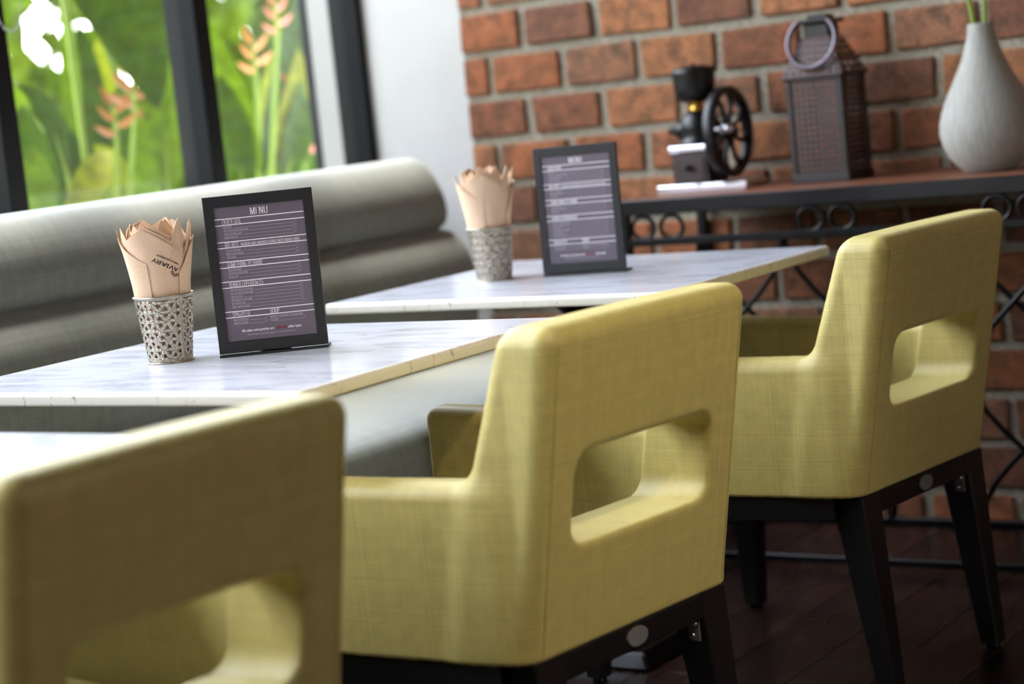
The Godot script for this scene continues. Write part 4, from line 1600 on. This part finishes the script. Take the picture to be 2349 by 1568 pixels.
func build_chain() -> void:
	var b := MB.new()
	for q in 46:
		var s := q / 45.0
		var p: Vector3
		if s < 0.4:
			p = Vector3(0, lerpf(0.95, 0.06, s / 0.4), 0.0)
		elif s < 0.6:
			var a := PI * (s - 0.4) / 0.2
			p = Vector3(0, 0.06 - 0.05 * sin(a), -0.035 + 0.035 * cos(a))
		else:
			p = Vector3(0, lerpf(0.06, 0.95, (s - 0.6) / 0.4), -0.07)
		b.lathe(p, [Vector2(0, -0.0028), Vector2(0.002, -0.002), Vector2(0.0028, 0), Vector2(0.002, 0.002), Vector2(0, 0.0028)], 6)
	var cord := []
	for q in 33:
		var s := q / 32.0
		if s < 0.4:
			cord.append(Vector3(0, lerpf(1.2, 0.06, s / 0.4), 0.0))
		elif s < 0.6:
			var a := PI * (s - 0.4) / 0.2
			cord.append(Vector3(0, 0.06 - 0.05 * sin(a), -0.035 + 0.035 * cos(a)))
		else:
			cord.append(Vector3(0, lerpf(0.06, 1.2, (s - 0.6) / 0.4), -0.07))
	b.tube(cord, 0.0011, 5)
	single("blind_chain", b, mats["bead_steel"], "thin beaded blind chain hanging in a loop before the glass", "chain", Vector3(-3.2, 1.342, -2.945))

# an unseen spotlight on a ceiling rod, placed to light the middle chair's back
func build_unseen_spotlight(at: Vector3, to: Vector3, power: float) -> void:
	var t := thing("unseen_ceiling_spotlight", "unseen black rod-hung ceiling spotlight, placed to light the middle chair back", "lamp", at)
	var dir := (to - at).normalized()
	var turn := Basis(Quaternion(Vector3.UP, -dir))
	var b := MB.new()
	b.tube([Vector3(0, 0.02, 0), Vector3(0, 3.70 - at.y, 0)], 0.008, 10)
	part("rod", b, mats["black_metal"], t)
	b = MB.new()
	b.lathe(Vector3.ZERO, [Vector2(0.036, -0.085), Vector2(0.040, -0.09), Vector2(0.042, -0.085), Vector2(0.042, 0.03), Vector2(0.030, 0.05), Vector2(0.0, 0.052)], 24, turn)
	part("lamp_housing", b, mats["black_metal"], t)
	b = MB.new()
	b.lathe(Vector3.ZERO, [Vector2(0.0, -0.078), Vector2(0.0355, -0.078)], 24, turn)
	var glow := mat("lamp_glow", Color(1.0, 0.9, 0.75), 0.5)
	glow.emission_enabled = true
	glow.emission = Color(1.0, 0.85, 0.62)
	glow.emission_energy_multiplier = 0.5
	part("lamp_lens", b, glow, t)
	var l := SpotLight3D.new()
	l.name = "spot"
	add_child(l)
	l.position = at + dir * 0.1
	l.look_at_from_position(l.position, to, Vector3.UP)
	l.light_color = Color(1.0, 0.94, 0.84)
	l.light_energy = power
	l.spot_range = 9.0
	l.spot_attenuation = 2.0
	l.spot_angle = 17.0
	l.spot_angle_attenuation = 1.0
	l.light_size = 0.04
	l.shadow_enabled = true

# ---------------------------------------------------------------- scene
func _ready() -> void:
	rng.seed = 1
	# camera
	cam = Camera3D.new()
	cam.name = "camera"
	add_child(cam)
	cam.position = Vector3(0, 1.11, 0)
	cam.rotation_degrees = Vector3(-7.02765, 34.03211, -5.95474)
	var lens := CameraAttributesPhysical.new()
	lens.frustum_focal_length = 69.77
	lens.frustum_focus_distance = 3.13
	lens.frustum_near = 0.05
	lens.frustum_far = 200.0
	lens.exposure_aperture = 2.4
	cam.attributes = lens
	cam.fov = rad_to_deg(2.0 * atan(784.0 / 4558.18))
	cam.current = true
	# sky, sun, exposure
	var sky_mat := ProceduralSkyMaterial.new()
	sky_mat.sky_top_color = Color(0.90, 0.94, 1.0)
	sky_mat.sky_horizon_color = Color(1.0, 0.99, 0.97)
	sky_mat.ground_horizon_color = Color(0.62, 0.63, 0.55)
	sky_mat.ground_bottom_color = Color(0.45, 0.46, 0.40)
	sky_mat.sky_energy_multiplier = 1.0
	var env := Environment.new()
	env.background_mode = Environment.BG_SKY
	env.sky = Sky.new()
	env.sky.sky_material = sky_mat
	env.background_energy_multiplier = 1.0
	env.tonemap_mode = Environment.TONE_MAPPER_LINEAR
	env.tonemap_exposure = 15.5
	env.sdfgi_enabled = true
	env.ssao_enabled = true
	env.ssil_enabled = true
	var we := WorldEnvironment.new()
	we.name = "world_environment"
	we.environment = env
	add_child(we)
	var sun := DirectionalLight3D.new()
	sun.name = "sun"
	add_child(sun)
	sun.rotation_degrees = Vector3(-71.5, -115, 0)
	sun.light_energy = 0.30
	sun.light_color = Color(1.0, 0.96, 0.88)
	sun.light_angular_distance = 9.0
	sun.shadow_enabled = true
	sun.sky_mode = DirectionalLight3D.SKY_MODE_LIGHT_ONLY

	font = SystemFont.new()
	font.font_names = PackedStringArray(["Droid Sans"])
	make_materials()
	build_room()
	build_banquette()
	build_console()
	make_table("white marble café table between the two other marble tables", Vector2(-1.708, -2.011))
	make_table("white marble café table standing next to the iron console", Vector2(-1.6725, -2.964))
	make_table("white marble café table farthest from the brick wall", Vector2(-1.71, -1.056))
	var chair := make_armchair("lime green armchair with cut-out back, in the middle of the three", Vector3(-1.388, 0, -2.290), deg_to_rad(-7.5))
	copy_of(chair, Vector3(-1.356, 0, -3.274), deg_to_rad(-7.0), "lime green armchair with cut-out back beside the iron console")
	copy_of(chair, Vector3(-1.414, 0, -1.416), deg_to_rad(-6.5), "lime green armchair with cut-out back, farthest from the brick wall")
	var m1 := make_menu("black framed menu card standing on the middle marble table", Vector3(-2.047, TABLE_Y, -2.365), deg_to_rad(32.9))
	copy_of(m1, Vector3(-2.045, TABLE_Y, -3.309), deg_to_rad(11.8), "black framed menu card on the marble table by the console")
	var c1 := Vector3(-2.200, TABLE_Y, -2.292)
	var c2 := Vector3(-2.230, TABLE_Y, -3.265)
	var cup := make_cup("pierced flower-pattern metal cup of napkins on the middle marble table", c1, deg_to_rad(43.8))
	copy_of(cup, c2, deg_to_rad(34.3 + 40.0), "pierced metal cup of napkins on the marble table by the console")
	fill_napkins(c1, deg_to_rad(43.8), "middle table", true)
	fill_napkins(c2, deg_to_rad(34.3 + 14.0), "table by the console", false)
	build_unseen_spotlight(Vector3(0.35, 2.75, -1.75), Vector3(-1.33, 0.74, -2.33), 0.27)
	build_grinder()
	build_lantern()
	build_vase()
	build_chain()
	build_garden()
